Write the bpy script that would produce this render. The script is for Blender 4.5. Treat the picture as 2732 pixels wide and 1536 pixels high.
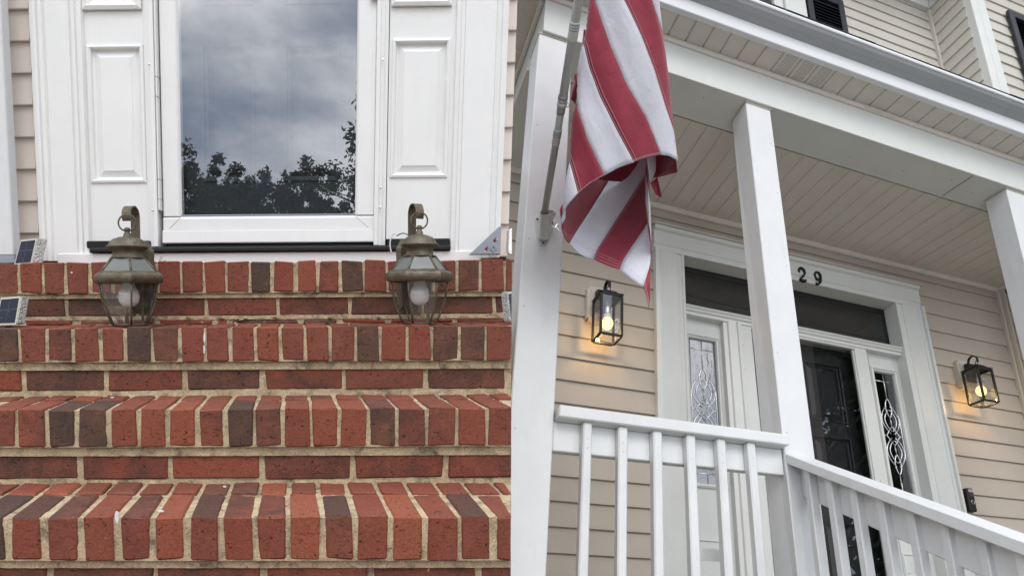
import bpy, bmesh, math, random
from mathutils import Vector, Matrix, noise

# ------------------------------------------------------------------ clear
for o in list(bpy.data.objects): bpy.data.objects.remove(o)
scene = bpy.context.scene
C = scene.collection
random.seed(7)
R_ = math.radians

# ------------------------------------------------------------------ camera
# cam axes: x right, y down, z forward (image 2732 x 1536)
FPX, CX, CY = 2066.75, 1366.0, 953.4
XL = Vector((.99629135, -.00177553, .08602556)); UL = Vector((.00338365, -.99820526, -.05978969)); ZL = Vector((-.08597733, -.05985903, .99449726))
XR = Vector((.94144079, .15961817, .29700384)); UR = Vector((.0338358, -.92112766, .38778728)); ZR = Vector((-.24848142, .36807269, .89597962))
CAMH = 1.55
wz = UL.normalized(); wy = Vector((0, 0, 1)); wy = (wy - wz * wy.dot(wz)).normalized(); wx = wy.cross(wz)
MW = Matrix((wx, wy, wz))                 # cam vector -> world vector
def cam2w(v): return MW @ v + Vector((0, 0, CAMH))
cam = bpy.data.objects.new('camera', bpy.data.cameras.new('camera')); C.objects.link(cam)
cr, cd, cf = MW @ Vector((1, 0, 0)), MW @ Vector((0, 1, 0)), MW @ Vector((0, 0, 1))
m = Matrix((cr, -cd, -cf)).transposed().to_4x4(); m.translation = (0, 0, CAMH)
cam.matrix_world = m
cam.data.sensor_width = 36; cam.data.lens = 36 * FPX / 2732
cam.data.shift_y = (CY - 768) / 2732
cam.data.clip_start = .02; cam.data.clip_end = 2000
scene.camera = cam

# ------------------------------------------------------------------ world
SUN_EL, SUN_AZ = 60, 160
w = bpy.data.worlds.new('World'); scene.world = w; w.use_nodes = True
nt = w.node_tree; nt.nodes.clear()
def N(t, **k):
    n = nt.nodes.new(t)
    for a, b in k.items(): setattr(n, a, b)
    return n
sky = N('ShaderNodeTexSky', sky_type='NISHITA'); sky.sun_disc = False
sky.sun_elevation = R_(SUN_EL); sky.sun_rotation = R_(SUN_AZ); sky.air_density = 1.2; sky.dust_density = 2.0
tc = N('ShaderNodeTexCoord'); mp = N('ShaderNodeMapping'); mp.inputs['Scale'].default_value = (1.0, 1.0, 1.7)
mp.inputs['Location'].default_value = (7.7, 2.4, 3.9)
nz = N('ShaderNodeTexNoise'); nz.inputs['Scale'].default_value = 4.2; nz.inputs['Detail'].default_value = 9; nz.inputs['Roughness'].default_value = .56; nz.inputs['Distortion'].default_value = .08
rp = N('ShaderNodeValToRGB')
e = rp.color_ramp.elements
e[0].position = .36; e[0].color = (4.2, 4.9, 6.3, 1)
e[1].position = .70; e[1].color = (19.0, 18.6, 18.3, 1)
k = e.new(.50); k.color = (9.2, 9.6, 10.4, 1)
mx = N('ShaderNodeMixRGB'); mx.inputs[0].default_value = .9
bg = N('ShaderNodeBackground'); bg.inputs['Strength'].default_value = .15
ow = N('ShaderNodeOutputWorld')
nt.links.new(tc.outputs['Generated'], mp.inputs['Vector']); nt.links.new(mp.outputs[0], nz.inputs['Vector'])
nt.links.new(nz.outputs['Fac'], rp.inputs[0]); nt.links.new(sky.outputs[0], mx.inputs[1]); nt.links.new(rp.outputs[0], mx.inputs[2])
nt.links.new(mx.outputs[0], bg.inputs['Color']); nt.links.new(bg.outputs[0], ow.inputs['Surface'])

sl = bpy.data.lights.new('sun', 'SUN'); sl.energy = .9; sl.angle = R_(25); sl.color = (1, .96, .9)
so = bpy.data.objects.new('sun', sl); C.objects.link(so)
az, el = R_(SUN_AZ), R_(SUN_EL)
sd = Vector((math.sin(az) * math.cos(el), math.cos(az) * math.cos(el), math.sin(el)))
so.rotation_euler = sd.to_track_quat('Z', 'Y').to_euler(); so.location = sd * 30

vs = scene.view_settings; vs.view_transform = 'Standard'; vs.look = 'None'; vs.exposure = 0.26; vs.gamma = 1; vs.use_curve_mapping = False
scene.render.engine = 'CYCLES'
scene.cycles.max_bounces = 10; scene.cycles.transparent_max_bounces = 16; scene.cycles.glossy_bounces = 5

# ------------------------------------------------------------------ frames
def lerp(x, xs, ys):
    if x <= xs[0]: return ys[0]
    for i in range(1, len(xs)):
        if x <= xs[i]: return ys[i-1] + (ys[i] - ys[i-1]) * (x - xs[i-1]) / (xs[i] - xs[i-1])
    return ys[-1]
class Frame:
    """x along the wall, y into the house, z up; frames are in metres from the camera point"""
    def __init__(s, X, Y, U):
        Xw, Yw, Uw = MW @ X, MW @ Y, MW @ U
        s.X, s.Z = Xw, Uw; s.Yo = Uw.cross(Xw).normalized()
        s.sx = Yw.dot(Xw); s.sy = Yw.dot(s.Yo); s.su = Yw.dot(Uw)
        s.rot = Matrix((s.X, s.Yo, s.Z)).transposed()
        s.inv = Matrix((X, Y, U)).transposed().inverted()
        s.B = Matrix((X, Y, U)).transposed()
    def pick(s, px, py, y):               # pixel of the photograph on the plane at depth y -> x, u
        q = s.inv @ Vector(((px - CX) / FPX, (py - CY) / FPX, 1)); t = y / q[1]
        return q[0] * t, q[2] * t
    def proj(s, x, y, u):
        c = s.B @ Vector((x, y, u)); return c[0] / c[2] * FPX + CX, c[1] / c[2] * FPX + CY
    def warp(s, x, y, u): return x, y, u
    def P(s, x, y, u):                    # frame point -> orthonormal frame coords
        x, y, u = s.warp(x, y, u)
        return Vector((x + y * s.sx, y * s.sy, u + y * s.su))
    def W(s, v): return s.rot @ v + Vector((0, 0, CAMH))
class LeftSteps(Frame):                   # the old stoop has settled a little towards one end
    def warp(s, x, y, u):
        if y < .3: return x, y, u
        px, py = s.proj(x, y, u)
        d = -.013 * (1 - py / 1500) - (911 - py) / 24619
        return x, y, u - d * (x - (-.236 * y))
class LeftWall(LeftSteps):
    def warp(s, x, y, u):
        if y < .3: return x, y, u
        px, py = s.proj(x, y, u)
        d = -.013 * (1 - py / 1500) - (911 - py) / 24619
        l = (764 - px) / 14500 - (1249 - px) / 34600
        return x - l * (u - .536), y, u - d * (x - (-.236 * y))
class Porch(Frame):
    def warp(s, a, y, u):
        if y < .5: return a, y, u
        lean = lerp(a / y, [.27, .49, .73, 1.08, 1.29], [.042, .03, -.008, -.018, 0])
        tilt = lerp(u / y, [.3, .61, .73, 1.06, 1.15], [.03, .003, .003, -.033, -.034])
        return a + lean * (max(-.5, min(u, 2.8)) - 1.6), y, u + tilt * (a - 2.3)
FS, FL, FR = LeftSteps(XL, ZL, UL), LeftWall(XL, ZL, UL), Porch(XR, ZR, UR)
SEAM = lambda y: .0864 * y - .0015        # the first house ends here

# ------------------------------------------------------------------ materials
def mat(name, build):
    m = bpy.data.materials.new(name); m.use_nodes = True
    t = m.node_tree; t.nodes.clear()
    out = t.nodes.new('ShaderNodeOutputMaterial')
    class G:
        def n(s, ty, **k):
            nd = t.nodes.new(ty)
            for a, b in k.items():
                if a in nd.inputs: nd.inputs[a].default_value = b
                else: setattr(nd, a, b)
            return nd
        def l(s, a, b): t.links.new(a, b)
        def coord(s, scale=(1, 1, 1), rnd=True, kind='Object'):
            c = s.n('ShaderNodeTexCoord'); mp = s.n('ShaderNodeMapping'); mp.inputs['Scale'].default_value = scale
            s.l(c.outputs[kind], mp.inputs['Vector'])
            if rnd:
                oi = s.n('ShaderNodeObjectInfo'); mu = s.n('ShaderNodeMath', operation='MULTIPLY'); mu.inputs[1].default_value = 37.0
                s.l(oi.outputs['Random'], mu.inputs[0]); s.l(mu.outputs[0], mp.inputs['Location'])
            return mp.outputs[0]
        def noise(s, vec, scale, detail=4, rough=.55, dist=0):
            nd = s.n('ShaderNodeTexNoise'); nd.inputs['Scale'].default_value = scale; nd.inputs['Detail'].default_value = detail
            nd.inputs['Roughness'].default_value = rough; nd.inputs['Distortion'].default_value = dist
            s.l(vec, nd.inputs['Vector']); return nd.outputs['Fac']
        def ramp(s, fac, stops):
            r = s.n('ShaderNodeValToRGB'); el = r.color_ramp.elements
            el[0].position, el[0].color = stops[0][0], (*stops[0][1], 1) if len(stops[0][1]) == 3 else stops[0][1]
            el[1].position, el[1].color = stops[-1][0], (*stops[-1][1], 1)
            for p, c in stops[1:-1]:
                x = el.new(p); x.color = (*c, 1)
            if fac is not None: s.l(fac, r.inputs[0])
            return r.outputs[0]
        def g(s, fac, a, b): return s.ramp(fac, [(a, (0, 0, 0)), (b, (1, 1, 1))])
        def mixc(s, fac, a, b, mode='MIX'):
            x = s.n('ShaderNodeMixRGB', blend_type=mode)
            for i, v in ((0, fac), (1, a), (2, b)):
                if hasattr(v, 'is_output'): s.l(v, x.inputs[i])
                elif i == 0: x.inputs[0].default_value = v
                else: x.inputs[i].default_value = (*v, 1)
            return x.outputs[0]
        def math(s, op, a, b=0):
            x = s.n('ShaderNodeMath', operation=op)
            for i, v in ((0, a), (1, b)):
                if hasattr(v, 'is_output'): s.l(v, x.inputs[i])
                else: x.inputs[i].default_value = v
            return x.outputs[0]
        def bump(s, h, strength=.3, dist=.002, nrm=None):
            b = s.n('ShaderNodeBump'); b.inputs['Strength'].default_value = strength; b.inputs['Distance'].default_value = dist
            s.l(h, b.inputs['Height'])
            if nrm is not None: s.l(nrm, b.inputs['Normal'])
            return b.outputs[0]
        def bsdf(s, col, rough=.6, metal=0, normal=None, **k):
            b = s.n('ShaderNodeBsdfPrincipled')
            for i, v in (('Base Color', col), ('Roughness', rough), ('Metallic', metal)):
                if hasattr(v, 'is_output'): s.l(v, b.inputs[i])
                elif i == 'Base Color': b.inputs[i].default_value = (*v, 1)
                else: b.inputs[i].default_value = v
            if normal is not None: s.l(normal, b.inputs['Normal'])
            for a, v in k.items(): b.inputs[a.replace('_', ' ')].default_value = v
            return b.outputs[0]
        def out(s, sh): t.links.new(sh, out.inputs['Surface'])
    build(G()); return m

def m_brick(g):
    v = g.coord(); oi = g.n('ShaderNodeObjectInfo'); sp = g.n('ShaderNodeSeparateColor'); g.l(oi.outputs['Color'], sp.inputs[0])
    tone, fl, ft = sp.outputs[0], sp.outputs[1], sp.outputs[2]
    base = g.ramp(tone, [(0, (.092, .054, .040)), (.3, (.138, .062, .043)), (.65, (.208, .057, .037)), (1, (.280, .082, .045))])
    n2 = g.noise(v, 14, 5, .6)
    base = g.mixc(g.math('MULTIPLY', g.g(n2, .38, .66), .42), base, (.245, .085, .050))
    # kiln flashing, its share set brick by brick and separately for the upper bed
    ge = g.n('ShaderNodeNewGeometry'); sn = g.n('ShaderNodeSeparateXYZ'); g.l(ge.outputs['Normal'], sn.inputs[0])
    top = g.g(sn.outputs[2], .55, .75)
    amt = g.mixc(top, fl, ft)
    n1 = g.noise(v, 17, 4, .62, .6)
    fm = g.math('SMOOTH_MIN', g.math('MULTIPLY', g.math('SUBTRACT', g.math('ADD', n1, amt), .84), 3.4), 1)
    fm = g.math('MAXIMUM', fm, 0)
    base = g.mixc(g.math('MULTIPLY', fm, .74), base, (.058, .041, .034))
    fine = g.noise(v, 220, 3, .7)
    base = g.mixc(.45, base, g.ramp(fine, [(.3, (.35, .35, .35)), (.7, (1.5, 1.45, 1.4))]), 'MULTIPLY')
    # drag-cut cracks and pits in the face
    cv = g.coord((1, 1, 2.6)); cr = g.noise(cv, 75, 5, .55, 1.6)
    crack = g.g(cr, .315, .365)
    pit = g.g(g.noise(v, 120, 2, .5), .28, .33)
    hole = g.math('MULTIPLY', crack, pit)
    base = g.mixc(hole, (.045, .022, .018), base)
    spk = g.g(g.noise(v, 330, 1, .5), .76, .79)
    base = g.mixc(g.math('MULTIPLY', spk, .5), base, (.55, .48, .40))
    h = g.math('ADD', g.math('MULTIPLY', hole, 1.0), g.math('MULTIPLY', fine, .35))
    big = g.noise(v, 38, 3, .5)
    nr = g.bump(h, .75, .0022); nr = g.bump(big, .45, .004, nr)
    g.out(g.bsdf(base, .84, 0, nr, Specular_IOR_Level=.3))
def m_mortar(g):
    v = g.coord(rnd=False); a = g.noise(v, 30, 5, .6); s = g.noise(v, 420, 3, .75)
    ge = g.n('ShaderNodeNewGeometry'); sn = g.n('ShaderNodeSeparateXYZ'); g.l(ge.outputs['Normal'], sn.inputs[0])
    c = g.ramp(a, [(.32, (.42, .34, .225)), (.52, (.58, .465, .30)), (.72, (.68, .56, .38))])
    c = g.mixc(.75, c, g.ramp(s, [(.34, (.36, .36, .35)), (.5, (1.0, 1.0, .99)), (.66, (1.35, 1.33, 1.3))]), 'MULTIPLY')
    mil = g.g(g.noise(v, 13, 8, .78, .6), .51, .64)
    c = g.mixc(g.math('MULTIPLY', mil, .78), c, (.075, .068, .050))
    nr = g.bump(s, .9, .003); nr = g.bump(a, .5, .006, nr)
    g.out(g.bsdf(c, .95, 0, nr, Specular_IOR_Level=.15))
def paint(col, rough=.42, grain=(14, 14, 2.2), bs=.16, var=.05, dirt=.10, warm=(.52, .49, .42)):
    def f(g):
        v = g.coord(grain); a = g.noise(v, 9, 5, .6); v2 = g.coord((1, 1, 1)); b = g.noise(v2, 5, 5, .62); fi = g.noise(v2, 260, 2, .6)
        c = g.mixc(g.g(b, .35, .75), col, tuple(x * (1 - var) for x in col))
        dm = g.math('MULTIPLY', g.g(g.noise(g.coord((2.5, 2.5, .6)), 6, 6, .66), .55, .78), dirt)
        c = g.mixc(dm, c, warm)
        nr = g.bump(a, bs, .0015); nr = g.bump(fi, bs * .7, .0005, nr)
        g.out(g.bsdf(c, g.ramp(b, [(.3, (rough - .06,) * 3), (.7, (rough + .1,) * 3)]), 0, nr, Specular_IOR_Level=.4))
    return f
def m_vinyl(col):
    def f(g):
        v = g.coord((2, 2, 30)); a = g.noise(v, 12, 4, .6); b = g.noise(g.coord(), 3.5, 5, .6); fi = g.noise(g.coord(), 300, 2, .5)
        c = g.mixc(g.g(b, .3, .75), col, tuple(x * .90 for x in col))
        oi = g.n('ShaderNodeObjectInfo')
        c = g.mixc(.12, c, g.ramp(oi.outputs['Random'], [(0, (.72, .70, .68)), (1, (1.1, 1.1, 1.1))]), 'MULTIPLY')
        nr = g.bump(a, .10, .001); nr = g.bump(fi, .12, .0004, nr)
        g.out(g.bsdf(c, .52, 0, nr, Specular_IOR_Level=.35))
    return f
def m_pane(tint, ior, rough=0.0, wavy=0, glare=0):
    def f(g):
        tr = g.n('ShaderNodeBsdfTransparent'); tr.inputs[0].default_value = (*tint, 1)
        gl = g.n('ShaderNodeBsdfGlossy'); gl.inputs['Roughness'].default_value = rough; gl.inputs[0].default_value = (.95, .97, 1, 1)
        fr = g.n('ShaderNodeFresnel'); fr.inputs['IOR'].default_value = ior
        if glare:  # diffuse mix standing in for a greyish reflection
            df = g.n('ShaderNodeBsdfDiffuse'); df.inputs[0].default_value = (.62, .60, .55, 1); md = g.n('ShaderNodeMixShader'); g.l(g.math('MULTIPLY', g.g(g.noise(g.coord(), 25, 5, .6), .2, .8), glare), md.inputs[0]); g.l(tr.outputs[0], md.inputs[1]); g.l(df.outputs[0], md.inputs[2]); tr = md
        if wavy:
            nr = g.bump(g.noise(g.coord((1, 1, .55)), 30, 3, .5, 1.8), wavy, .004)
            g.l(nr, gl.inputs['Normal'])
        ge = g.n('ShaderNodeNewGeometry'); fac = g.math('MULTIPLY', fr.outputs[0], g.math('SUBTRACT', 1.0, ge.outputs['Backfacing']))
        mx = g.n('ShaderNodeMixShader'); g.l(fac, mx.inputs[0]); g.l(tr.outputs[0], mx.inputs[1]); g.l(gl.outputs[0], mx.inputs[2])
        g.out(mx.outputs[0])
    return f
def m_patina(g):
    v = g.coord(); a = g.noise(v, 34, 5, .65); b = g.noise(v, 160, 3, .6)
    c = g.ramp(a, [(.3, (.060, .050, .037)), (.5, (.135, .110, .074)), (.66, (.160, .146, .108)), (.8, (.21, .205, .165))])
    c = g.mixc(.4, c, g.ramp(b, [(.3, (.5, .5, .5)), (.7, (1.3, 1.3, 1.3))]), 'MULTIPLY')
    g.out(g.bsdf(c, .52, .45, g.bump(b, .3, .0012)))
def plain(col, rough=.5, metal=0, bs=.1, sc=120, var=.12, **k):
    def f(g):
        v = g.coord(); a = g.noise(v, sc, 3, .6); b = g.noise(v, 8, 4, .6)
        c = g.mixc(g.g(b, .3, .7), col, tuple(x * (1 - var) for x in col))
        g.out(g.bsdf(c, rough, metal, g.bump(a, bs, .001), **k))
    return f
def cloth(col, col2):
    def f(g):
        v = g.coord((1, 1, 1), rnd=False); a = g.noise(v, 900, 2, .6); b = g.noise(v, 14, 4, .6)
        c = g.mixc(g.g(b, .3, .7), col, col2)
        nr = g.bump(a, .25, .0005); nr = g.bump(g.noise(g.coord((1.4, 1.4, .5), rnd=False), 22, 4, .55, .8), .55, .006, nr)
        p = g.bsdf(c, .62, 0, nr, Sheen_Weight=.25, Specular_IOR_Level=.3)
        t = g.n('ShaderNodeBsdfTranslucent'); g.l(c, t.inputs[0])
        mx = g.n('ShaderNodeMixShader'); mx.inputs[0].default_value = .16; g.l(p, mx.inputs[1]); g.l(t.outputs[0], mx.inputs[2])
        g.out(mx.outputs[0])
    return f
def m_bulb_lit(g):
    em = g.n('ShaderNodeEmission'); em.inputs[0].default_value = (1, .70, .26, 1); em.inputs[1].default_value = 2.3
    g.out(em.outputs[0])
def m_leaf(g):
    oi = g.noise(g.coord(), 1.7, 4, .6); v = g.noise(g.coord(), 9, 2, .5)
    c = g.ramp(oi, [(.3, (.018, .030, .010)), (.55, (.040, .062, .018)), (.75, (.075, .095, .028))])
    b = g.bsdf(c, .55, 0); t = g.n('ShaderNodeBsdfTranslucent'); g.l(c, t.inputs[0])
    mx = g.n('ShaderNodeMixShader'); mx.inputs[0].default_value = .25; g.l(b, mx.inputs[1]); g.l(t.outputs[0], mx.inputs[2]); g.out(mx.outputs[0])
def m_ground(g):
    v = g.coord(rnd=False); a = g.noise(v, 3, 6, .65); b = g.noise(v, 60, 3, .6)
    c = g.ramp(a, [(.35, (.150, .138, .112)), (.65, (.21, .198, .165))])
    g.out(g.bsdf(c, .95, 0, g.bump(b, .5, .02)))
def m_solar(g):
    br = g.n('ShaderNodeTexBrick'); br.offset = 0
    v = g.coord((1, 1, 1), rnd=False); g.l(v, br.inputs['Vector'])
    br.inputs['Scale'].default_value = 1; br.inputs['Brick Width'].default_value = .03; br.inputs['Row Height'].default_value = .5; br.inputs['Mortar Size'].default_value = .0005
    br.inputs['Color1'].default_value = (.010, .012, .026, 1); br.inputs['Color2'].default_value = (.012, .014, .03, 1); br.inputs['Mortar'].default_value = (.05, .055, .08, 1)
    sp = g.g(g.noise(g.coord(), 260, 1, .5), .74, .77)
    c = g.mixc(g.math('MULTIPLY', sp, .35), br.outputs['Color'], (.5, .5, .5))
    g.out(g.bsdf(c, .32, 0, Specular_IOR_Level=.25))
def m_lens(g):
    v = g.coord(); vo = g.n('ShaderNodeTexVoronoi'); vo.inputs['Scale'].default_value = 190; g.l(v, vo.inputs['Vector'])
    c = g.ramp(vo.outputs['Distance'], [(.1, (.70, .71, .68)), (.6, (.42, .43, .41))])
    g.out(g.bsdf(c, .12, 0, g.bump(vo.outputs['Distance'], .9, .004)))

M = {}
M['brick'] = mat('fired_brick', m_brick)
M['mortar'] = mat('sandy_mortar', m_mortar)
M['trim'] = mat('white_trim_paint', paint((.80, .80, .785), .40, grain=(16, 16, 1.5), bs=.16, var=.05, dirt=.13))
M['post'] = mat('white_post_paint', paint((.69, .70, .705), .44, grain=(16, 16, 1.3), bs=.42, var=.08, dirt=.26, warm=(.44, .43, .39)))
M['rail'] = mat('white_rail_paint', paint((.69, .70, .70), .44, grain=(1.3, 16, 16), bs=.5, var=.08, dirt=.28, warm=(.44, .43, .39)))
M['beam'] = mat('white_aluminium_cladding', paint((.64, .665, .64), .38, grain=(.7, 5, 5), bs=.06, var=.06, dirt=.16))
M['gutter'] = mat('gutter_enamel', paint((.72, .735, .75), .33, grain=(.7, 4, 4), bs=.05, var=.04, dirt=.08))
M['soffit'] = mat('soffit_vinyl', paint((.64, .60, .545), .5, grain=(4, 1, 4), bs=.06, var=.05, dirt=.08))
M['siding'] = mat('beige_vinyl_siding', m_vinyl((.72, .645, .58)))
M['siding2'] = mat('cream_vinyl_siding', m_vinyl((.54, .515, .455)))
M['cream'] = mat('cream_vinyl_trim', m_vinyl((.66, .62, .545)))
M['glass'] = mat('storm_glass', m_pane((.86, .88, .90), 2.75))
M['glass2'] = mat('porch_door_glass', m_pane((.85, .86, .88), 2.0))
M['lglass'] = mat('lantern_glass', m_pane((.94, .94, .93), 2.1))
M['oglass'] = mat('glare_lantern_glass', m_pane((.92, .92, .90), 1.9, 0, 0, .06))  # greyish reflection put in as a pale diffuse share
M['frost'] = mat('cloudy_pane', plain((.17, .18, .17), .22, 0, .2, 60, .3))
M['wavy'] = mat('bevelled_glass', m_pane((.35, .36, .38), 2.7, .02, .13))
M['sill'] = mat('black_threshold', plain((.007, .007, .007), .75, 0, .1))
M['black'] = mat('black_paint', plain((.005, .005, .005), .55, 0, .1))
M['dark'] = mat('dark_door', plain((.022, .021, .022), .40, 0, .05))
M['haze_door'] = mat('haze_lifted_door', plain((.055, .056, .058), .40, 0, .05))  # dark door colour lifted to stand for haze on the storm glass
M['trim2'] = mat('darkened_trim_paint', paint((.62, .63, .605), .42, bs=.16, var=.06, dirt=.18))  # white trim with the second house's dimmer light put into its colour
M['ggrey'] = mat('gutter_band_grey', paint((.36, .375, .395), .35, grain=(.7, 4, 4), bs=.05, var=.08, dirt=.10, warm=(.18, .18, .17)))  # tone of the gutter band, darker than fascia and lip
M['siding3'] = mat('darkened_beige_siding', m_vinyl((.44, .39, .33)))  # beige siding darkened to imitate the dimmer light on the second house
M['cream2'] = mat('darkened_cream_trim', m_vinyl((.54, .50, .43)))  # cream trim darkened to the same dimmer light
M['navy'] = mat('navy_shutter', plain((.012, .014, .022), .5, 0, .15))
M['room'] = mat('dim_interior', plain((.03, .028, .026), .8))
M['came'] = mat('bright_came', plain((.75, .76, .78), .22, .9, .05))
M['patina'] = mat('weathered_brass', m_patina)
M['bulb'] = mat('frosted_bulb', plain((.80, .80, .82), .12, 0, .0, 60, .02, Coat_Weight=.8))
M['lit'] = mat('lit_bulb', m_bulb_lit)
M['socket'] = mat('socket_metal', plain((.7, .7, .72), .25, .7))
M['wht'] = mat('white_plastic', plain((.78, .79, .79), .35, 0, .05))
M['cgrey'] = mat('grey_plastic', plain((.30, .34, .39), .45, 0, .1))
M['beigep'] = mat('beige_plastic', plain((.50, .48, .42), .45, 0, .1))
M['solar'] = mat('solar_cell', m_solar)
M['lens'] = mat('prismatic_lens', m_lens)
M['red'] = mat('flag_red', cloth((.36, .045, .075), (.30, .036, .060)))
M['white'] = mat('flag_white', cloth((.74, .75, .82), (.68, .69, .76)))
M['thr_w'] = mat('pale_thread', plain((.62, .40, .42), .7))
M['thr_g'] = mat('grey_thread', plain((.52, .53, .60), .7))
M['pole'] = mat('pole_grey', plain((.40, .42, .40), .35, .15, .08, 80, .15))
M['alu'] = mat('bracket_enamel', plain((.60, .63, .60), .38, .1, .1))
M['shingle'] = mat('asphalt_shingle', plain((.045, .047, .05), .9, 0, .5, 300, .4))
M['leaf'] = mat('leaf', m_leaf)
M['bark'] = mat('bark', plain((.075, .058, .042), .9, 0, .8, 40, .4))
M['ground'] = mat('lawn_soil', m_ground)
M['nail'] = mat('rust_nail', plain((.05, .045, .04), .7))
M['holes'] = mat('vent_hole', plain((.05, .047, .042), .9))
M['redp'] = mat('red_plastic', plain((.22, .02, .02), .5))
M['wire'] = mat('wire_coat', plain((.04, .03, .03), .5))
M['bell'] = mat('doorbell_brown', plain((.10, .05, .035), .25))

# ------------------------------------------------------------------ mesh builder
class MB:
    def __init__(s): s.v = []; s.f = []
    def add(s, vs, fs):
        o = len(s.v); s.v += [Vector(q) for q in vs]; s.f += [tuple(i + o for i in q) for q in fs]; return s
    def box(s, x0, x1, y0, y1, z0, z1, b=.0, jit=0):
        """chamfered box"""
        if b <= 0:
            vs = [(x, y, z) for x in (x0, x1) for y in (y0, y1) for z in (z0, z1)]
            return s.add(vs, [(0, 1, 3, 2), (4, 6, 7, 5), (0, 4, 5, 1), (2, 3, 7, 6), (0, 2, 6, 4), (1, 5, 7, 3)])
        b = min(b, abs(x1 - x0) * .45, abs(y1 - y0) * .45, abs(z1 - z0) * .45)
        c = ((x0, x1), (y0, y1), (z0, z1)); vs = []; idx = {}
        for i in range(8):
            bit = (i >> 2 & 1, i >> 1 & 1, i & 1); j = [random.uniform(-jit, jit) for _ in range(3)] if jit else (0, 0, 0)
            for ax in range(3):                       # vertex lying on face `ax`
                p = [c[k][bit[k]] + (0 if k == ax else (b if bit[k] == 0 else -b)) + j[k] for k in range(3)]
                idx[(i, ax)] = len(vs); vs.append(p)
        fs = []
        for ax in range(3):
            o = [k for k in range(3) if k != ax]
            for sd in (0, 1):
                ring = []
                for q in ((0, 0), (1, 0), (1, 1), (0, 1)):
                    bit = [0, 0, 0]; bit[ax] = sd; bit[o[0]] = q[0]; bit[o[1]] = q[1]
                    ring.append(idx[(bit[0] * 4 + bit[1] * 2 + bit[2], ax)])
                fs.append(tuple(ring))
        for ax in range(3):
            o = [k for k in range(3) if k != ax]
            for q in ((0, 0), (1, 0), (1, 1), (0, 1)):
                e2 = []
                for sd in (0, 1):
                    bit = [0, 0, 0]; bit[ax] = sd; bit[o[0]] = q[0]; bit[o[1]] = q[1]; e2.append(bit[0] * 4 + bit[1] * 2 + bit[2])
                fs.append((idx[(e2[0], o[0])], idx[(e2[1], o[0])], idx[(e2[1], o[1])], idx[(e2[0], o[1])]))
        for i in range(8): fs.append((idx[(i, 0)], idx[(i, 1)], idx[(i, 2)]))
        return s.add(vs, fs)
    def prism(s, prof, axis, t0, t1, n=1):
        """extrude a closed 2-D outline along an axis: axis 0 outline=(y,z), axis 1=(x,z), axis 2=(x,y)"""
        m = len(prof); vs = []
        for k in range(n + 1):
            t = t0 + (t1 - t0) * k / n
            for p in prof: vs.append((t, p[0], p[1]) if axis == 0 else (p[0], t, p[1]) if axis == 1 else (p[0], p[1], t))
        fs = [(k * m + i, k * m + (i + 1) % m, (k + 1) * m + (i + 1) % m, (k + 1) * m + i) for k in range(n) for i in range(m)]
        fs += [tuple(range(m)), tuple(n * m + i for i in reversed(range(m)))]
        return s.add(vs, fs)
    def tube(s, path, r, n=8, caps=True):
        path = [Vector(p) for p in path]; rs = r if isinstance(r, (list, tuple)) else [r] * len(path)
        vs = []; prev = None
        for i, p in enumerate(path):
            d = (path[min(i + 1, len(path) - 1)] - path[max(i - 1, 0)]).normalized()
            a = d.orthogonal().normalized() if prev is None else (prev - d * prev.dot(d)).normalized()
            prev = a; bq = d.cross(a)
            for k in range(n):
                t = 2 * math.pi * k / n; vs.append(p + (a * math.cos(t) + bq * math.sin(t)) * rs[i])
        fs = [(i * n + k, i * n + (k + 1) % n, (i + 1) * n + (k + 1) % n, (i + 1) * n + k) for i in range(len(path) - 1) for k in range(n)]
        if caps: fs += [tuple(range(n)), tuple((len(path) - 1) * n + k for k in reversed(range(n)))]
        return s.add(vs, fs)
    def lathe(s, prof, c, n=20, ph=0, cap=True):
        vs = []
        for r, z in prof:
            for k in range(n):
                t = 2 * math.pi * k / n + ph; vs.append((c[0] + r * math.cos(t), c[1] + r * math.sin(t), c[2] + z))
        fs = [(i * n + k, i * n + (k + 1) % n, (i + 1) * n + (k + 1) % n, (i + 1) * n + k) for i in range(len(prof) - 1) for k in range(n)]
        if cap: fs += [tuple(reversed(range(n))), tuple((len(prof) - 1) * n + k for k in range(n))]
        return s.add(vs, fs)
    def strap(s, path, wdir, wd, th):
        """flat strip of rectangular section following a path"""
        path = [Vector(p) for p in path]; wdir = Vector(wdir).normalized(); vs = []
        for i, p in enumerate(path):
            d = (path[min(i + 1, len(path) - 1)] - path[max(i - 1, 0)]).normalized(); nn = d.cross(wdir).normalized()
            for a, b2 in ((-1, -1), (1, -1), (1, 1), (-1, 1)): vs.append(p + wdir * (a * wd / 2) + nn * (b2 * th / 2))
        n = 4
        fs = [(i * n + k, i * n + (k + 1) % n, (i + 1) * n + (k + 1) % n, (i + 1) * n + k) for i in range(len(path) - 1) for k in range(n)]
        fs += [(0, 1, 2, 3), tuple((len(path) - 1) * n + k for k in (3, 2, 1, 0))]
        return s.add(vs, fs)
    def build(s, name, material, F=None, parent=None, origin=None, smooth=False, color=None, kind=None, raw=False):
        """F: frame whose coords the vertices are in; parent: a Thing"""
        vs = [F.P(*v) if not raw else v for v in s.v] if F else s.v
        lo = Vector([min(v[i] for v in vs) for i in range(3)]); hi = Vector([max(v[i] for v in vs) for i in range(3)])
        c = Vector(origin) if origin is not None else Vector(((lo[0] + hi[0]) / 2, (lo[1] + hi[1]) / 2, lo[2]))
        me = bpy.data.meshes.new(name); me.from_pydata([v - c for v in vs], [], s.f)
        me.validate(); bm = bmesh.new(); bm.from_mesh(me); bmesh.ops.recalc_face_normals(bm, faces=bm.faces[:]); bm.to_mesh(me); bm.free()
        if smooth:
            me.polygons.foreach_set('use_smooth', [True] * len(me.polygons))
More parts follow.
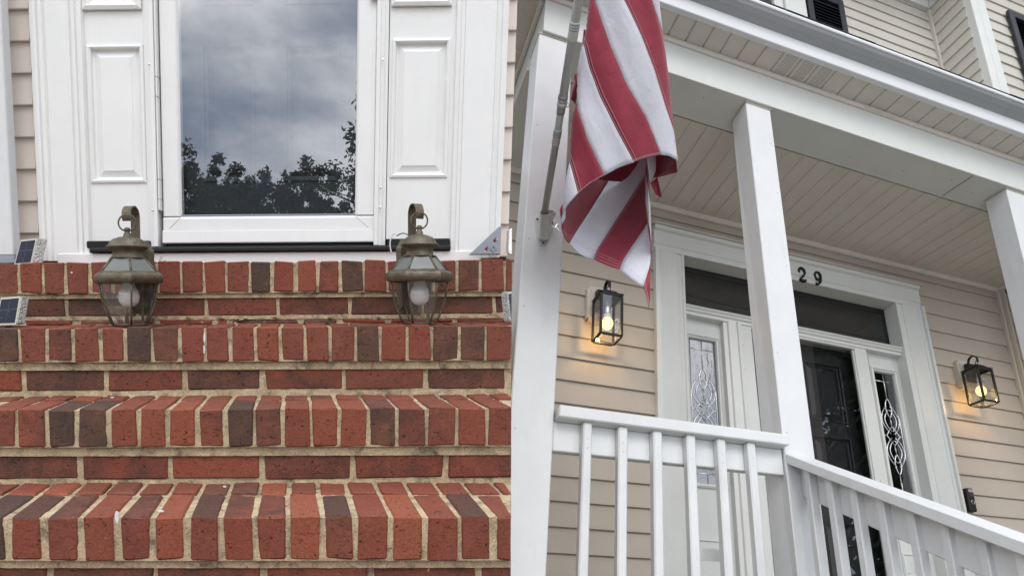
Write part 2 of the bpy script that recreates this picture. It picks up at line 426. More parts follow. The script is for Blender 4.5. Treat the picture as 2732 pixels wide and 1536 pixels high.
        me.materials.append(material)
        o = bpy.data.objects.new(name, me); C.objects.link(o); o['_c'] = list(c)
        if color: o.color = color
        if kind: o['kind'] = kind
        if parent is not None:
            o.parent = parent; o.location = c - Vector(parent['_c'])
        else:
            if F: o.location = F.W(c); o.rotation_euler = F.rot.to_euler()
            else: o.location = c
        return o
def tag(o, label, cat, group=None, kind=None):
    o['label'] = label; o['category'] = cat
    if group: o['group'] = group
    if kind: o['kind'] = kind
    return o
def thing(name, label, cat, F, base, group=None):
    """Empty at the thing's base; its parts are in the frame F"""
    c = F.P(*base) if F else Vector(base)
    o = bpy.data.objects.new(name, None); C.objects.link(o); o.empty_display_size = .1
    o['_c'] = list(c)
    if F: o.location = F.W(c); o.rotation_euler = F.rot.to_euler()
    else: o.location = c
    return tag(o, label, cat, group)
def bevel_smooth(o, w=.002, seg=2):
    md = o.modifiers.new('bevel', 'BEVEL'); md.width = w; md.segments = seg; md.limit_method = 'ANGLE'; md.angle_limit = R_(40); md.harden_normals = False
    return o

# ------------------------------------------------------------------ ground
gb = MB(); gb.add([(-600, -600, 0), (600, -600, 0), (600, 600, 0), (-600, 600, 0)], [(0, 1, 2, 3)])
g_ = gb.build('ground', M['ground']); g_['kind'] = 'structure'

# ================================================================== FIRST HOUSE: brick steps
def SX(px, py, y): return FS.pick(px, py, y)[0]
def SU(py, y): return FS.pick(683, py, y)[1]
steps = thing('brick_steps', 'red brick front steps with tan mortar joints leading up to the white door', 'steps', FS, (-.35, 1.9, -1.0))
SK = -.19                                        # the bed joints run a little askew to the front
def tone(c):
    return {'D': (.03, .55, .5), 'B': (.32, .44, .35), 'R': (.66, .16, .12), 'O': (.95, .06, .10), 'M': (.64, .44, .30), 'P': (.55, .22, .15), 'K': (.60, .20, .95), 'L': (.15, .60, .85), 'J': (.60, .24, .52), 'H': (.66, .18, .40)}[c]
def brick(x0, x1, y0, y1, u0, u1, t, sk=SK, b=.0035, jit=.0022, yref=None):
    mb = MB(); mb.box(x0, x1, y0, y1, u0, u1, b * random.uniform(.45, 1.25), jit)
    yr = y0 if yref is None else yref
    for v in mb.v: v.x = min(v.x + sk * (v.y - yr), SEAM(v.y) + .0008 * random.random())
    c = tone(t); j = lambda a, r: max(0, min(1, a + random.uniform(-r, r)))
    return mb.build('brick', M['brick'], FS, steps, color=(j(c[0], .14), j(c[1], .11), j(c[2], .10), 1))
mort = MB()
def mgrid(x0, x1, ya, ua, yb, ub, nx, ny, amp, seed):
    """rough mortar surface between two horizontal edges (ya,ua)-(yb,ub)"""
    vs = []; d = Vector((0, yb - ya, ub - ua)).normalized(); nr = Vector((0, -d.z, d.y))
    if nr.y > 0 or (abs(nr.y) < .01 and nr.z < 0): nr = -nr
    for j in range(ny + 1):
        for i in range(nx + 1):
            x = x0 + (x1 - x0) * i / nx; t = j / ny; y = ya + (yb - ya) * t; u = ua + (ub - ua) * t
            a = amp * (noise.noise(Vector((x * 60 + seed, y * 60, u * 60))) + .6 * noise.noise(Vector((x * 170, y * 170 + seed, u * 170))))
            xs = min(x + SK * 0, SEAM(y))
            vs.append((xs, y + nr.y * a, u + nr.z * a))
    n = nx + 1
    mort.add(vs, [(j * n + i, j * n + i + 1, (j + 1) * n + i + 1, (j + 1) * n + i) for j in range(ny) for i in range(nx)])

def course(joints, py, y, u0, u1, depth, tones, gap, b=.0035, jit=.0022, sk=SK):
    xs = [SX(j, py, y) for j in joints]; pre = tones[0]; tones = tones[1:]
    p0 = xs[1] - xs[0]; p1 = xs[-1] - xs[-2]
    while xs[0] > SX(0, py, y) - .02: xs.insert(0, xs[0] - p0); tones = [pre] + tones
    while xs[-1] < SEAM(y) - .012: xs.append(xs[-1] + p1); tones = tones + tones[-1:]
    for i in range(len(xs) - 1):
        g = gap * random.uniform(.8, 1.2) / 2
        a, c = xs[i] + g, xs[i + 1] - g
        dd = depth * random.uniform(.99, 1.01)
        if c - a < .006: continue
        s = sk
        yy = y + random.uniform(-.0012, .0012)
        if c > SEAM(y) - .09 and sk: s = sk
        brick(a, c, yy, y + dd, u0 + random.uniform(-.001, .001), u1 + random.uniform(-.0012, .0012), tones[i % len(tones)], s, b, jit)
    return xs
XA = -1.35
# step courses: joint positions, front depth, heights
JA = [18.5, 118.5, 216.6, 314, 409, 501.6, 591.2, 680.4, 769.6, 859.2, 948, 1041.3, 1133.9, 1225.7, 1315.3]
JB = [43.7, 124, 205.8, 288.8, 369.5, 448, 525, 602.7, 680.4, 754.8, 829.6, 905.5, 982.5, 1059, 1139.4, 1220, 1300.5]
JC = [51, 123.3, 194, 265.9, 335.6, 405.7, 478.2, 547.3, 614.6, 682, 748.3, 814.6, 883, 948.6, 1014.9, 1084.3, 1153, 1224.9, 1296.7]
JD = [51, 114, 175, 237.6, 300, 361, 419.5, 482.7, 543, 605, 666.4, 726.6, 788, 848.5, 909.6, 971, 1033, 1095, 1157.6, 1220.4, 1282.9, 1347.5]
yA, yB, yC, yD = 1.489, 1.754, 1.992, 2.234
uA0, uA1 = SU(1494, yA), SU(1377, yA); uB0, uB1 = SU(1190, yB), SU(1089, yB); uC0, uC1 = SU(962, yC), SU(870.5, yC); uD0, uD1 = SU(779, yD), SU(697, yD)
G = .0112
course(JA, 1435, yA, uA0, uA1, .176, list('LKJRJOKJJOKROHKR'), G, .0036)
course(JB, 1140, yB, uB0, uB1, .165, list('MMDDRROMDBRRRBMMRR'), .0086, .0034)
course(JC, 915, yC, uC0, uC1, .165, list('DPMRRDBRRRRRRPDRRBBP'), .0086, .0032)
course(JD, 738, yD, uD0, uD1, .16, list('PRRRRPRRRRRDRRMDRRRPMPP'), .0084, .003)
# back rows of the treads
def tread_back(J, py, yf, y0, y1, u1, tn):
    xs = [SX(j, py, yf) + SK * (y0 - yf) for j in J]; p0 = xs[1] - xs[0]
    while xs[0] > -1.3: xs.insert(0, xs[0] - p0)
    xs.append(xs[-1] + p0); xs.append(xs[-1] + p0)
    for i in range(len(xs) - 1):
        a, c = xs[i] + .005, min(xs[i + 1] - .005, SEAM(y1) + .004)
        if c - a > .01: brick(a, c, y0, y1, u1 - .06, u1 + random.uniform(-.0012, .0008), random.choice(tn), SK)
tread_back(JA, 1435, yA, yA + .188, yB + .05, uA1 + .002, 'RRPROPMB')
tread_back(JB, 1140, yB, yB + .175, yC + .05, uB1 + .002, 'RRPRPMB')
tread_back(JC, 915, yC, yC + .175, yD + .05, uC1 + .002, 'RRPRP')
tread_back(JD, 738, yD, yD + .17, yD + .30, uD1 + .001, 'RRP')
# stretcher courses of the risers
sA = yA + .018; sB = yB + .018; sC = yC + .018; sD = yD + .016
course([132, 414.6, 702, 987, 1277.5], 1560, sA, SU(1600, sA), SU(1507.5, sA), .09, list('MBMMMM'), .012, sk=0)
course([213, 456, 698, 940.6, 1188.7], 1243, sB, SU(1275.5, sB), SU(1209.5, sB), .09, list('BMOMMM'), .0115, sk=0)
course([63.7, 281.4, 492.4, 701, 917.7, 1135, 1353], 1010, sC, SU(1038.5, sC), SU(980.5, sC), .09, list('RBMBMPBB'), .011, sk=0)
course([176, 363, 550.8, 740.4, 933.8, 1127, 1318], 815, sD, SU(839.5, sD), SU(790.5, sD), .09, list('BDMMMBBB'), .010, sk=0)
course([60, 200, 420, 575, 610, 800, 905, 1035, 1215], 856, sD, SU(864, sD), SU(851.5, sD), .09, list('RRPRRBBRRB'), .018, sk=0)
# lower steps below the picture
for k in range(1, 6):
    yy, uu = yA - .27 * k, uA1 - .175 * k
    mm = MB(); mm.box(-1.3, SEAM(yy) - .004, yy + .01, yA + .2, uu - .175, uu - .006, .004); mm.build('tread_block', M['brick'], FS, steps, color=(.6, .2, .2, 1))
# mortar body (kept just behind the faces)
NXM = 260
def msurf(yf, u0, u1, y1, rec, seed):
    mgrid(XA, .25, yf + rec, u0 + .10 - .002, yf + rec, u1 - rec, NXM, 12, .0016, seed)
    mgrid(XA, .25, yf + rec, u1 - rec, y1, u1 - rec, NXM, 20, .0014, seed + 5)
msurf(yA, uA0 - .10, uA1, yB + .03, .0038, 1); msurf(yB, uB0 - .10, uB1, yC + .03, .0038, 11); msurf(yC, uC0 - .10, uC1, yD + .03, .0038, 21)
msurf(yD, uD0 - .10, uD1, yD + .3, .0038, 31)
# ledges of mortar below each projecting course and riser bed joints, standing nearly flush
def mbed(y, u0, u1, seed): mgrid(XA, .25, y, u0, y, u1, NXM, 6, .0022, seed)
mbed(yA + .013, SU(1512, sA), uA0 + .004, 41); mbed(yB + .013, SU(1214, sB), uB0 + .004, 42); mbed(yC + .013, SU(985, sC), uC0 + .004, 43); mbed(yD + .011, SU(794, sD), uD0 + .004, 44)
mgrid(XA, .25, sA + .0036, uA0 - .2, sA + .0036, uA0, NXM, 16, .0014, 51)
mgrid(XA, .25, sB + .0036, uA1 - .02, sB + .0036, uB0, NXM, 16, .0014, 52)
mgrid(XA, .25, sC + .0036, uB1 - .02, sC + .0036, uC0, NXM, 16, .0014, 53)
mgrid(XA, .25, sD + .0036, uC1 - .02, sD + .0036, uD0, NXM, 16, .0014, 54)
mbed(sB + .001, uA1 - .01, SU(1279, sB), 61); mbed(sC + .001, uB1 - .01, SU(1042, sC), 62); mbed(sD + .001, SU(851, sD), SU(841, sD), 63)
mo = mort.build('mortar', M['mortar'], FS, steps, smooth=True)
# body behind
bd = MB()
bd.box(XA, SEAM(yA) - .006, yA + .03, yA + .3, -1.4, uA1 - .012); bd.box(XA, SEAM(yB) - .006, yB + .03, yB + .3, -1.4, uB1 - .012)
bd.box(XA, SEAM(yC) - .006, yC + .03, yC + .3, -1.4, uC1 - .012); bd.box(XA, SEAM(yD) - .006, yD + .03, yD + .6, -1.4, uD1 - .012)
bd.build('core', M['mortar'], FS, steps)
# mortar crumbs and paint drips
cr = MB()
def blob(px, py, y, r, fl=.5):
    x, u = FS.pick(px, py, y)
    for k in range(3):
        c = Vector((x + random.uniform(-r, r), y - .002, u + random.uniform(-r, r) * .4)); prof = []
        cr.lathe([(r * .35, 0), (r * random.uniform(.7, 1), r * .25), (r * .5, r * .5)], c, 7, random.random())
for px, py in ((500, 847), (590, 848), (640, 852), (660, 849), (880, 850), (735, 848), (540, 860), (1010, 851)): blob(px, py, sD - .001, .006)
cr.build('mortar_crumb', M['mortar'], FS, steps, smooth=True, kind='stuff')
dr = MB()
for px, py, y, rx, ru in ((430, 1367, yA + .02, .006, .002), (192, 720, yD, .003, .003), (546, 900, yC + .003, .003, .016), (545, 930, yC + .003, .003, .012), (300, 1060, yB + .1, .005, .0015), (600, 1298, yA + .2, .004, .0015), (313, 1385, yA + .004, .004, .012)):
    x, u = FS.pick(px, py, y); vs = []
    for k in range(9):
        t = k / 9 * 2 * math.pi; rr = random.uniform(.6, 1.1); vs.append((x + rx * rr * math.cos(t), y - .0022, u + ru * rr * math.sin(t)))
    vs2 = [(a, b + .004, c) for a, b, c in vs]
    dr.add(vs + vs2, [tuple(range(9))] + [(i, (i + 1) % 9, 9 + (i + 1) % 9, 9 + i) for i in range(9)])
dr.build('paint_drip', M['wht'], FS, steps)

# ================================================================== FIRST HOUSE: wall and entrance
def LX(px, y, py=350): return FL.pick(px, py, y)[0]
def LU(py, y): return FL.pick(683, py, y)[1]
lh = thing('house', 'house front with white storm door, white panelled surround and beige siding above brick steps', 'house', FL, (-.55, 2.5, uD1))
yT, ySd, yPn, ySt, yGl = 2.40, 2.430, 2.434, 2.424, 2.433
ytop = 1.25
# siding boards either side of the entrance
p_ = (617.8 - 20.3) / 7
def lap(F, parent, x0, x1, u0, u1, y, m, n=1, name='siding_board', lip=.012):
    mb = MB(); mb.prism([(y + .02, u1 + .012), (y + .001, u1 + .012), (y, u1), (y - lip, u0 + .005), (y - lip, u0 + .0012), (y - lip + .0012, u0), (y + .02, u0)], 0, x0, x1, n)
    return mb.build(name, m, F, parent)
for k in range(-3, 9):
    py = 20.3 + p_ * k
    if py < -200: continue
    ua, ub = LU(py + p_ , ySd), LU(py, ySd)
    if ua < uD1 + .001: ua = uD1 + .001
    if ub - ua < .02: continue
    lap(FL, lh, LX(-60, ySd), LX(96, ySd), ua, ub, ySd, M['siding'])
    d = LU(py - 14, ySd) - LU(py, ySd)
    lap(FL, lh, LX(1338, ySd), SEAM(ySd), ua + d, ub + d, ySd, M['siding'])
bk = MB(); bk.box(LX(-60, 2.5), SEAM(2.5) - .003, 2.515, 2.62, uD1 - .2, 1.3); bk.build('sheathing', M['room'], FL, lh)
# casing: one moulded board each side (outline seen from above, mirrored on the other side)
def casing(xo, xi, sgn, u0, u1):
    w_ = abs(xi - xo); f = lambda t, y: (xo + sgn * t, y)
    pr = [f(0, 2.46), f(0, 2.388), f(.010, 2.386), f(.016, 2.388), f(.018, 2.397), f(.026, 2.400), f(.033, 2.396), f(.036, 2.4015),
          f(w_ - .030, 2.4015), f(w_ - .027, 2.409), f(w_ - .018, 2.410), f(w_ - .016, 2.418), f(w_ - .004, 2.420), f(w_, 2.43), f(w_, 2.48)]
    mb = MB(); mb.prism(pr, 2, u0, u1, 4); return mb.build('casing', M['trim'], FL, lh)
casing(LX(93, 2.39), LX(230, 2.42), 1, LU(692, 2.4), ytop)
casing(LX(1346, 2.39), LX(1208, 2.42), -1, LU(692, 2.4), ytop)
bb = MB(); bb.box(LX(140, 2.4), LX(1296, 2.4), 2.396, 2.46, uD1 + .002, LU(673, 2.4), .002); bb.build('base_board', M['trim'], FL, lh)
sl_ = MB(); sl_.prism([(2.46, LU(668, 2.4)), (2.386, LU(671, 2.39)), (2.383, LU(668, 2.39)), (2.383, LU(662, 2.39)), (2.392, LU(658, 2.39)), (2.395, LU(657, 2.4)), (2.47, LU(653, 2.4))], 0, LX(231, 2.39), LX(1211, 2.39))
sill = sl_.build('threshold', M['sill'], FL, lh)
# panelled sidelights
def frame_ring(mb, x0, x1, u0, u1, yf, wd, prof):
    """moulding ring: profile (distance inwards, y) swept round a rectangle"""
    n = len(prof); vs = []
    for cx, cu, sx, su in ((x0, u0, 1, 1), (x1, u0, -1, 1), (x1, u1, -1, -1), (x0, u1, 1, -1)):
        for d, y in prof: vs.append((cx + sx * d, y, cu + su * d))
    fs = [(c * n + i, c * n + i + 1, ((c + 1) % 4) * n + i + 1, ((c + 1) % 4) * n + i) for c in range(4) for i in range(n - 1)]
    mb.add(vs, fs)
def sidelight(xa, xb, r, name):
    """xa,xb: slab; r: pixel rectangle of the raised panel (x0,x1,y0,y1), (inner)"""
    s = MB(); x0, x1 = LX(r[0], yPn), LX(r[1], yPn); u1, u0 = LU(r[2], yPn), LU(r[3], yPn)
    a, b2 = LX(xa, yPn), LX(xb, yPn); ub, ut = LU(640, yPn), LU(25, yPn)
    for q in ((a, x0, ub, ut), (x1, b2, ub, ut), (x0, x1, ub, u0), (x0, x1, u1, ut)):
        s.box(q[0], q[1], yPn, yPn + .03, q[2], q[3])
    s.box(a, LX(r[0] - 8, yPn) + .004, yPn, yPn + .03, ut, ytop); s.box(LX(r[1] + 4, yPn) - .004, b2, yPn, yPn + .03, ut, ytop)
    o = s.build('sidelight_panel', M['trim'], FL, lh)
    q = MB(); frame_ring(q, x0, x1, u0, u1, yPn, 0, [(-.006, yPn), (-.004, yPn - .005), (.002, yPn - .007), (.006, yPn - .004), (.008, yPn + .006), (.014, yPn + .009), (.030, yPn + .0015), (.032, yPn - .001)])
    ix0, ix1, iu0, iu1 = x0 + .032, x1 - .032, u0 + .032, u1 - .032
    q.add([(ix0, yPn - .001, iu0), (ix1, yPn - .001, iu0), (ix1, yPn - .001, iu1), (ix0, yPn - .001, iu1)], [(0, 1, 2, 3)])
    q.build('raised_panel', M['trim'], FL, o)
    q = MB(); g0, g1 = LX(r[0] - 8, yPn), LX(r[1] + 4, yPn)
    frame_ring(q, g0, g1, LU(24, yPn), LU(-400, yPn), yPn, 0, [(0, yPn + .01), (0, yPn - .012), (.010, yPn - .016), (.016, yPn - .009), (.028, yPn - .006), (.034, yPn + .004), (.036, yPn + .015)])
    q.build('glass_moulding', M['trim'], FL, o)
    q = MB(); q.box(g0 + .03, g1 - .03, yPn + .008, yPn + .012, LU(8, yPn), ytop); q.build('pane', M['wavy'], FL, o)
    q = MB(); q.box(LX(xa + 4, yPn), LX(xb - 4, yPn), yPn - .022, yPn + .02, LU(660, yPn), LU(641, yPn), .003); q.build('bottom_strip', M['sill'], FL, o)
    return o
sidelight(224, 402, (244, 384, 121, 481), 'l'); sidelight(1035, 1212, (1047, 1192, 114, 474), 'r')
# jambs between door and sidelights
for px0, px1, sg in ((398, 428, 1), (1004, 1034, -1)):
    a, b2 = LX(px0, 2.45), LX(px1, 2.45); q = MB()
    st = [(a, 2.48), (a, 2.428), (a + (b2 - a) * .28, 2.425), (a + (b2 - a) * .30, 2.420), (a + (b2 - a) * .62, 2.417), (a + (b2 - a) * .64, 2.411), (a + (b2 - a) * .97, 2.411), (b2, 2.415), (b2, 2.48)]
    if sg < 0: st = [(a + b2 - x, y) for x, y in st]
    q.prism(st, 2, LU(658, 2.45), ytop, 2); j = q.build('door_jamb', M['trim'], FL, lh)
    for py in ((172, 560) if sg > 0 else (167, 505, 557)):
        q = MB(); xx = (a + b2) / 2 + .002; uu = LU(py, 2.42); q.lathe([(.0035, 0), (.0032, .002), (.001, .0028)], (0, 0, 0), 8)
        q.v = [Vector((xx + v.x, 2.4105 - v.z, uu + v.y)) for v in q.v]; q.build('screw', M['socket'], FL, j)
# storm door
xs0, xs1, gx0, gx1 = LX(430, ySt), LX(1002, ySt), LX(479, ySt), LX(949, ySt)
ug, ub = LU(575, ySt), LU(648, ySt)
sd_ = MB()
sd_.prism([(xs0, ySt + .03), (xs0, ySt + .004), (xs0 + .003, ySt), (gx0 - .008, ySt), (gx0 - .004, ySt + .003), (gx0, ySt + .009), (gx0, ySt + .03)], 2, ug - .0, ytop, 2)
stile = sd_.build('storm_door', M['trim'], FL, lh)
sd_ = MB()
sd_.prism([(xs1, ySt + .03), (xs1, ySt + .004), (xs1 - .003, ySt), (gx1 + .008, ySt), (gx1 + .004, ySt + .003), (gx1, ySt + .009), (gx1, ySt + .03)], 2, ug - .0, ytop, 2)
sd_.build('stile', M['trim'], FL, stile)
um = LU(612, ySt)
q = MB(); q.prism([(ySt + .0305, um), (ySt, um), (ySt, ug - .008), (ySt + .003, ug - .004), (ySt + .009, ug), (ySt + .0305, ug)], 0, xs0 + .0005, xs1 - .0005); q.build('bottom_rail', M['trim'], FL, stile)
q = MB(); q.prism([(ySt + .030, ub + .004), (ySt - .004, ub), (ySt - .006, ub + .003), (ySt - .004, um - .003), (ySt + .001, um - .0005), (ySt + .030, um - .0005)], 0, xs0 - .001, xs1 + .001); q.build('kick_plate', M['trim'], FL, stile)
for (x0, x1) in ((gx0 - .001, xs0 + .018), (gx1 + .001, xs1 - .018)):
    q = MB(); q.tube([(x0, ySt - .0004, ug - .003), (x1, ySt - .0004, um + .004)], .0006, 5); q.build('mitre_joint', M['cgrey'], FL, stile)
q = MB(); q.box(gx0 - .004, gx1 + .004, yGl, yGl + .004, ug - .004, ytop); q.build('glass', M['glass'], FL, stile)
q = MB(); q.box(gx0 - .002, gx1 + .002, yGl - .004, yGl - .0005, ug + .0005, ug + .0045); q.build('gasket', M['cgrey'], FL, stile)
q = MB(); q.box(xs0 + .01, xs1 - .006, ySt + .004, ySt + .025, ub - .0125, ub - .0005, .002); q.build('bottom_sweep', M['sill'], FL, stile)
q = MB(); hx = LX(425.5, 2.424); q.box(hx - .0022, hx + .0022, 2.406, 2.43, LU(560, 2.42), ytop, .001); q.build('hinge_rail', M['trim'], FL, stile)
for py in (205, 258, 478, 530): 
    q = MB(); q.box(hx - .003, hx + .003, 2.4048, 2.43, LU(py + .8, 2.42), LU(py - .8, 2.42)); q.build('hinge_joint', M['cgrey'], FL, stile)
q = MB(); q.box(LX(984, ySt), LX(1001, ySt), ySt - .018, ySt - .001, LU(9, ySt), LU(-60, ySt), .005); q.build('latch', M['trim'], FL, stile)
# entry door behind the glass
de = MB(); yE = 2.475; ex0, ex1 = xs0 + .02, xs1 - .02
pan = [(541, 678), (761, 905)]
xs_ = [ex0, LX(541, yE), LX(678, yE), LX(761, yE), LX(903, yE), ex1]; us_ = [ub - .01, LU(482, yE), LU(122, yE), LU(12, yE), ytop + .05]
for i in range(5):
    for j in range(4):
        if i in (1, 3) and j in (1, 3): continue
        de.box(xs_[i], xs_[i + 1], yE, yE + .03, us_[j], us_[j + 1])
ed = de.build('entry_door', M['haze_door'], FL, lh)
for i in (1, 3):
    for j in (1, 3):
        q = MB(); frame_ring(q, xs_[i], xs_[i + 1], us_[j], us_[j + 1], yE, 0, [(-.004, yE), (-.002, yE - .004), (.005, yE - .003), (.007, yE + .009), (.014, yE + .012), (.036, yE + .003)])
        q.add([(xs_[i] + .036, yE + .003, us_[j] + .036), (xs_[i + 1] - .036, yE + .003, us_[j] + .036), (xs_[i + 1] - .036, yE + .003, us_[j + 1] - .036), (xs_[i] + .036, yE + .003, us_[j + 1] - .036)], [(0, 1, 2, 3)])
        q.build('raised_panel', M['haze_door'], FL, ed)

# porch post at the far left
lp = thing('porch_post', 'square white porch post cut by the left edge, beside the upper solar light', 'post', FL, (LX(0, 2.32, 650), 2.32, uD1))
px1 = LX(27, 2.32, 600); yp = 2.32
q = MB(); q.box(px1 - .14, px1, yp, yp + .042, LU(676, yp), ytop, .003); q.build('shaft', M['post'], FL, lp)
q = MB(); q.box(px1 - .14, px1 + .004, yp - .002, yp + .044, LU(697, yp), LU(677, yp), .001); q.build('base_flashing', M['cgrey'], FL, lp)

# old brass coach lanterns on the third tread
def coach(px, yc, rot, label, hook):
    x, _ = FS.pick(px, 868, yc); ub_ = uC1 + .002
    t = thing('coach_lantern', label, 'lantern', FS, (x, yc, ub_), 'old brass lanterns taken down and set on the steps')
    s = .001; n = 6; ph = R_(-90 + 30 + rot)
    sc = 178.6 / 178.6
    def ring(r): return [(r * math.cos(ph + 2 * math.pi * k / n), r * math.sin(ph + 2 * math.pi * k / n)) for k in range(n)]
    # profile of the glass body: radius (corner) and height, metres
    prof = [(.0445, .003), (.055, .026), (.0645, .052), (.072, .082), (.0755, .113)]
    q = MB()
    for k in range(n):
        q.tube([(x + ring(r)[k][0], yc + ring(r)[k][1], ub_ + z) for r, z in prof], .0026, 6)
    for r, z in (prof[0], prof[-1]):
        rr = ring(r); q.tube([(x + a, yc + b, ub_ + z) for a, b in rr + rr[:1]], .0026, 6)
    q.build('cage', M['patina'], FS, t, smooth=True)
    for k in range(n):
        q = MB(); vs = []
        for r, z in prof:
            rr = ring(r); a, b2 = rr[k], rr[(k + 1) % n]; vs += [(x + a[0], yc + a[1], ub_ + z), (x + b2[0], yc + b2[1], ub_ + z)]
        q.add(vs, [(2 * i, 2 * i + 1, 2 * i + 3, 2 * i + 2) for i in range(len(prof) - 1)]); q.build('glass_pane', M['oglass'], FS, t)
    q = MB(); q.lathe([(.043, 0), (.0455, .002), (.040, .004)], (x, yc, ub_), n, ph); q.build('base_ring', M['patina'], FS, t)
    # rolled hexagonal rim
    q = MB(); q.lathe([(.072, .110), (.080, .1095), (.086, .112), (.0895, .117), (.0908, .123), (.0900, .129), (.087, .134), (.081, .1375), (.074, .138)], (x, yc, ub_), n, ph, False); q.build('rim', M['patina'], FS, t)
    lo, hi = ring(.0755), ring(.0425); z0, z1 = .137, .176
    for k in range(n):
        a, b2, c, d = lo[k], lo[(k + 1) % n], hi[(k + 1) % n], hi[k]
        q = MB(); q.add([(x + a[0], yc + a[1], ub_ + z0), (x + b2[0], yc + b2[1], ub_ + z0), (x + c[0], yc + c[1], ub_ + z1), (x + d[0], yc + d[1], ub_ + z1)], [(0, 1, 2, 3)]); q.build('roof_pane', M['frost'], FS, t)
    q = MB()
    for k in range(n): q.tube([(x + lo[k][0], yc + lo[k][1], ub_ + z0), (x + hi[k][0], yc + hi[k][1], ub_ + z1)], .003, 6)
    for rr, z in ((lo, z0 + .001), (hi, z1)): q.tube([(x + a, yc + b, ub_ + z) for a, b in rr + rr[:1]], .003, 6)
    q.build('roof_frame', M['patina'], FS, t, smooth=True)
    q = MB(); q.lathe([(.043, .1755), (.0375, .180), (.035, .188), (.037, .196), (.047, .202), (.0505, .2045), (.0495, .208), (.045, .210), (.043, .216), (.035, .225), (.022, .230), (.010, .2325), (.0095, .238), (.0065, .243), (.006, .246), (.008, .249), (.0075, .253), (.004, .256)], (x, yc, ub_), 28); q.build('cap', M['patina'], FS, t, smooth=True)
    q = MB(); q.tube([(x + .0215 * math.cos(a), yc, ub_ + .268 + .0215 * math.sin(a)) for a in [2 * math.pi * k / 24 for k in range(25)]], .0022, 8, False); q.build('ring', M['patina'], FS, t, smooth=True)
    # scroll hook: a strap that comes up from the back plate and curls over
    bx, by = hook; dv = Vector((bx, by, 0)).normalized(); wd = Vector((-dv.y, dv.x, 0)); o = Vector((x, yc, ub_))
    pth = [o + dv * .045 + Vector((0, 0, .17)), o + dv * .047 + Vector((0, 0, .22)), o + dv * .047 + Vector((0, 0, .27))]
    for k in range(13):
        a = math.pi * k / 10; pth.append(o + dv * (.022 + .025 * math.cos(a)) + Vector((0, 0, .288 + .025 * math.sin(a))))
    q = MB(); q.strap(pth, wd, .023, .003); q.build('hook', M['patina'], FS, t)
    q = MB()
    pl = [(-.03, .03), (.03, .03), (.033, .20), (.018, .228), (-.018, .228), (-.033, .20)]
    bo = o + dv * .080
    vs = [tuple(bo + wd * a + Vector((0, 0, z))) for a, z in pl] + [tuple(bo - dv * .018 + wd * a * .8 + Vector((0, 0, .02 + z * .9))) for a, z in pl]
    q.add(vs, [tuple(range(6)), tuple(range(11, 5, -1))] + [(i, (i + 1) % 6, 6 + (i + 1) % 6, 6 + i) for i in range(6)])
    q.tube([bo - dv * .01 + Vector((0, 0, .18)), o + dv * .045 + Vector((0, 0, .185))], .008, 8)
    q.build('back_plate', M['patina'], FS, t)
    q = MB(); q.lathe([(.004, .048), (.016, .052), (.0235, .062), (.0265, .075), (.024, .088), (.018, .100), (.0145, .111), (.0135, .118)], (x, yc, ub_), 22); q.build('bulb', M['bulb'], FS, t, smooth=True)
    q = MB(); q.lathe([(.0145, .116), (.0155, .119), (.0155, .137), (.008, .139)], (x, yc, ub_), 16); q.build('socket', M['patina'], FS, t, smooth=True)
    q = MB(); q.tube([(x - .02, yc + .03, ub_ + .005), (x - .021, yc + .03, ub_ + .125)], .0035, 6); q.tube([(x + .022, yc + .03, ub_ + .005), (x + .021, yc + .03, ub_ + .125)], .0035, 6); q.build('inner_rod', M['patina'], FS, t)
    return t
coach(346, 2.085, -4, 'old brass coach lantern with its back plate to the right, below the left sidelight', (.06, .99))
t2 = coach(1120, 2.085, 9, 'old brass coach lantern with its back plate to the left, below the right sidelight', (-.45, .89))
x2 = FS.pick(1063, 655, 2.2)
q = MB(); q.tube([(x2[0] + .012 * math.cos(a) - .01, 2.185, x2[1] + .03 * math.sin(a) - .005) for a in [R_(80 + 12 * k) for k in range(14)]], .0018, 6); q.build('supply_wire', M['wht'], FS, t2, smooth=True)
x3 = FS.pick(1078, 638, 2.2)
q = MB(); q.tube([(x3[0] - .02 + .008 * k, 2.19, x3[1] + .008 * math.sin(k * .7)) for k in range(6)], .0015, 6); q.build('supply_wire', M['wire'], FS, t2, smooth=True)

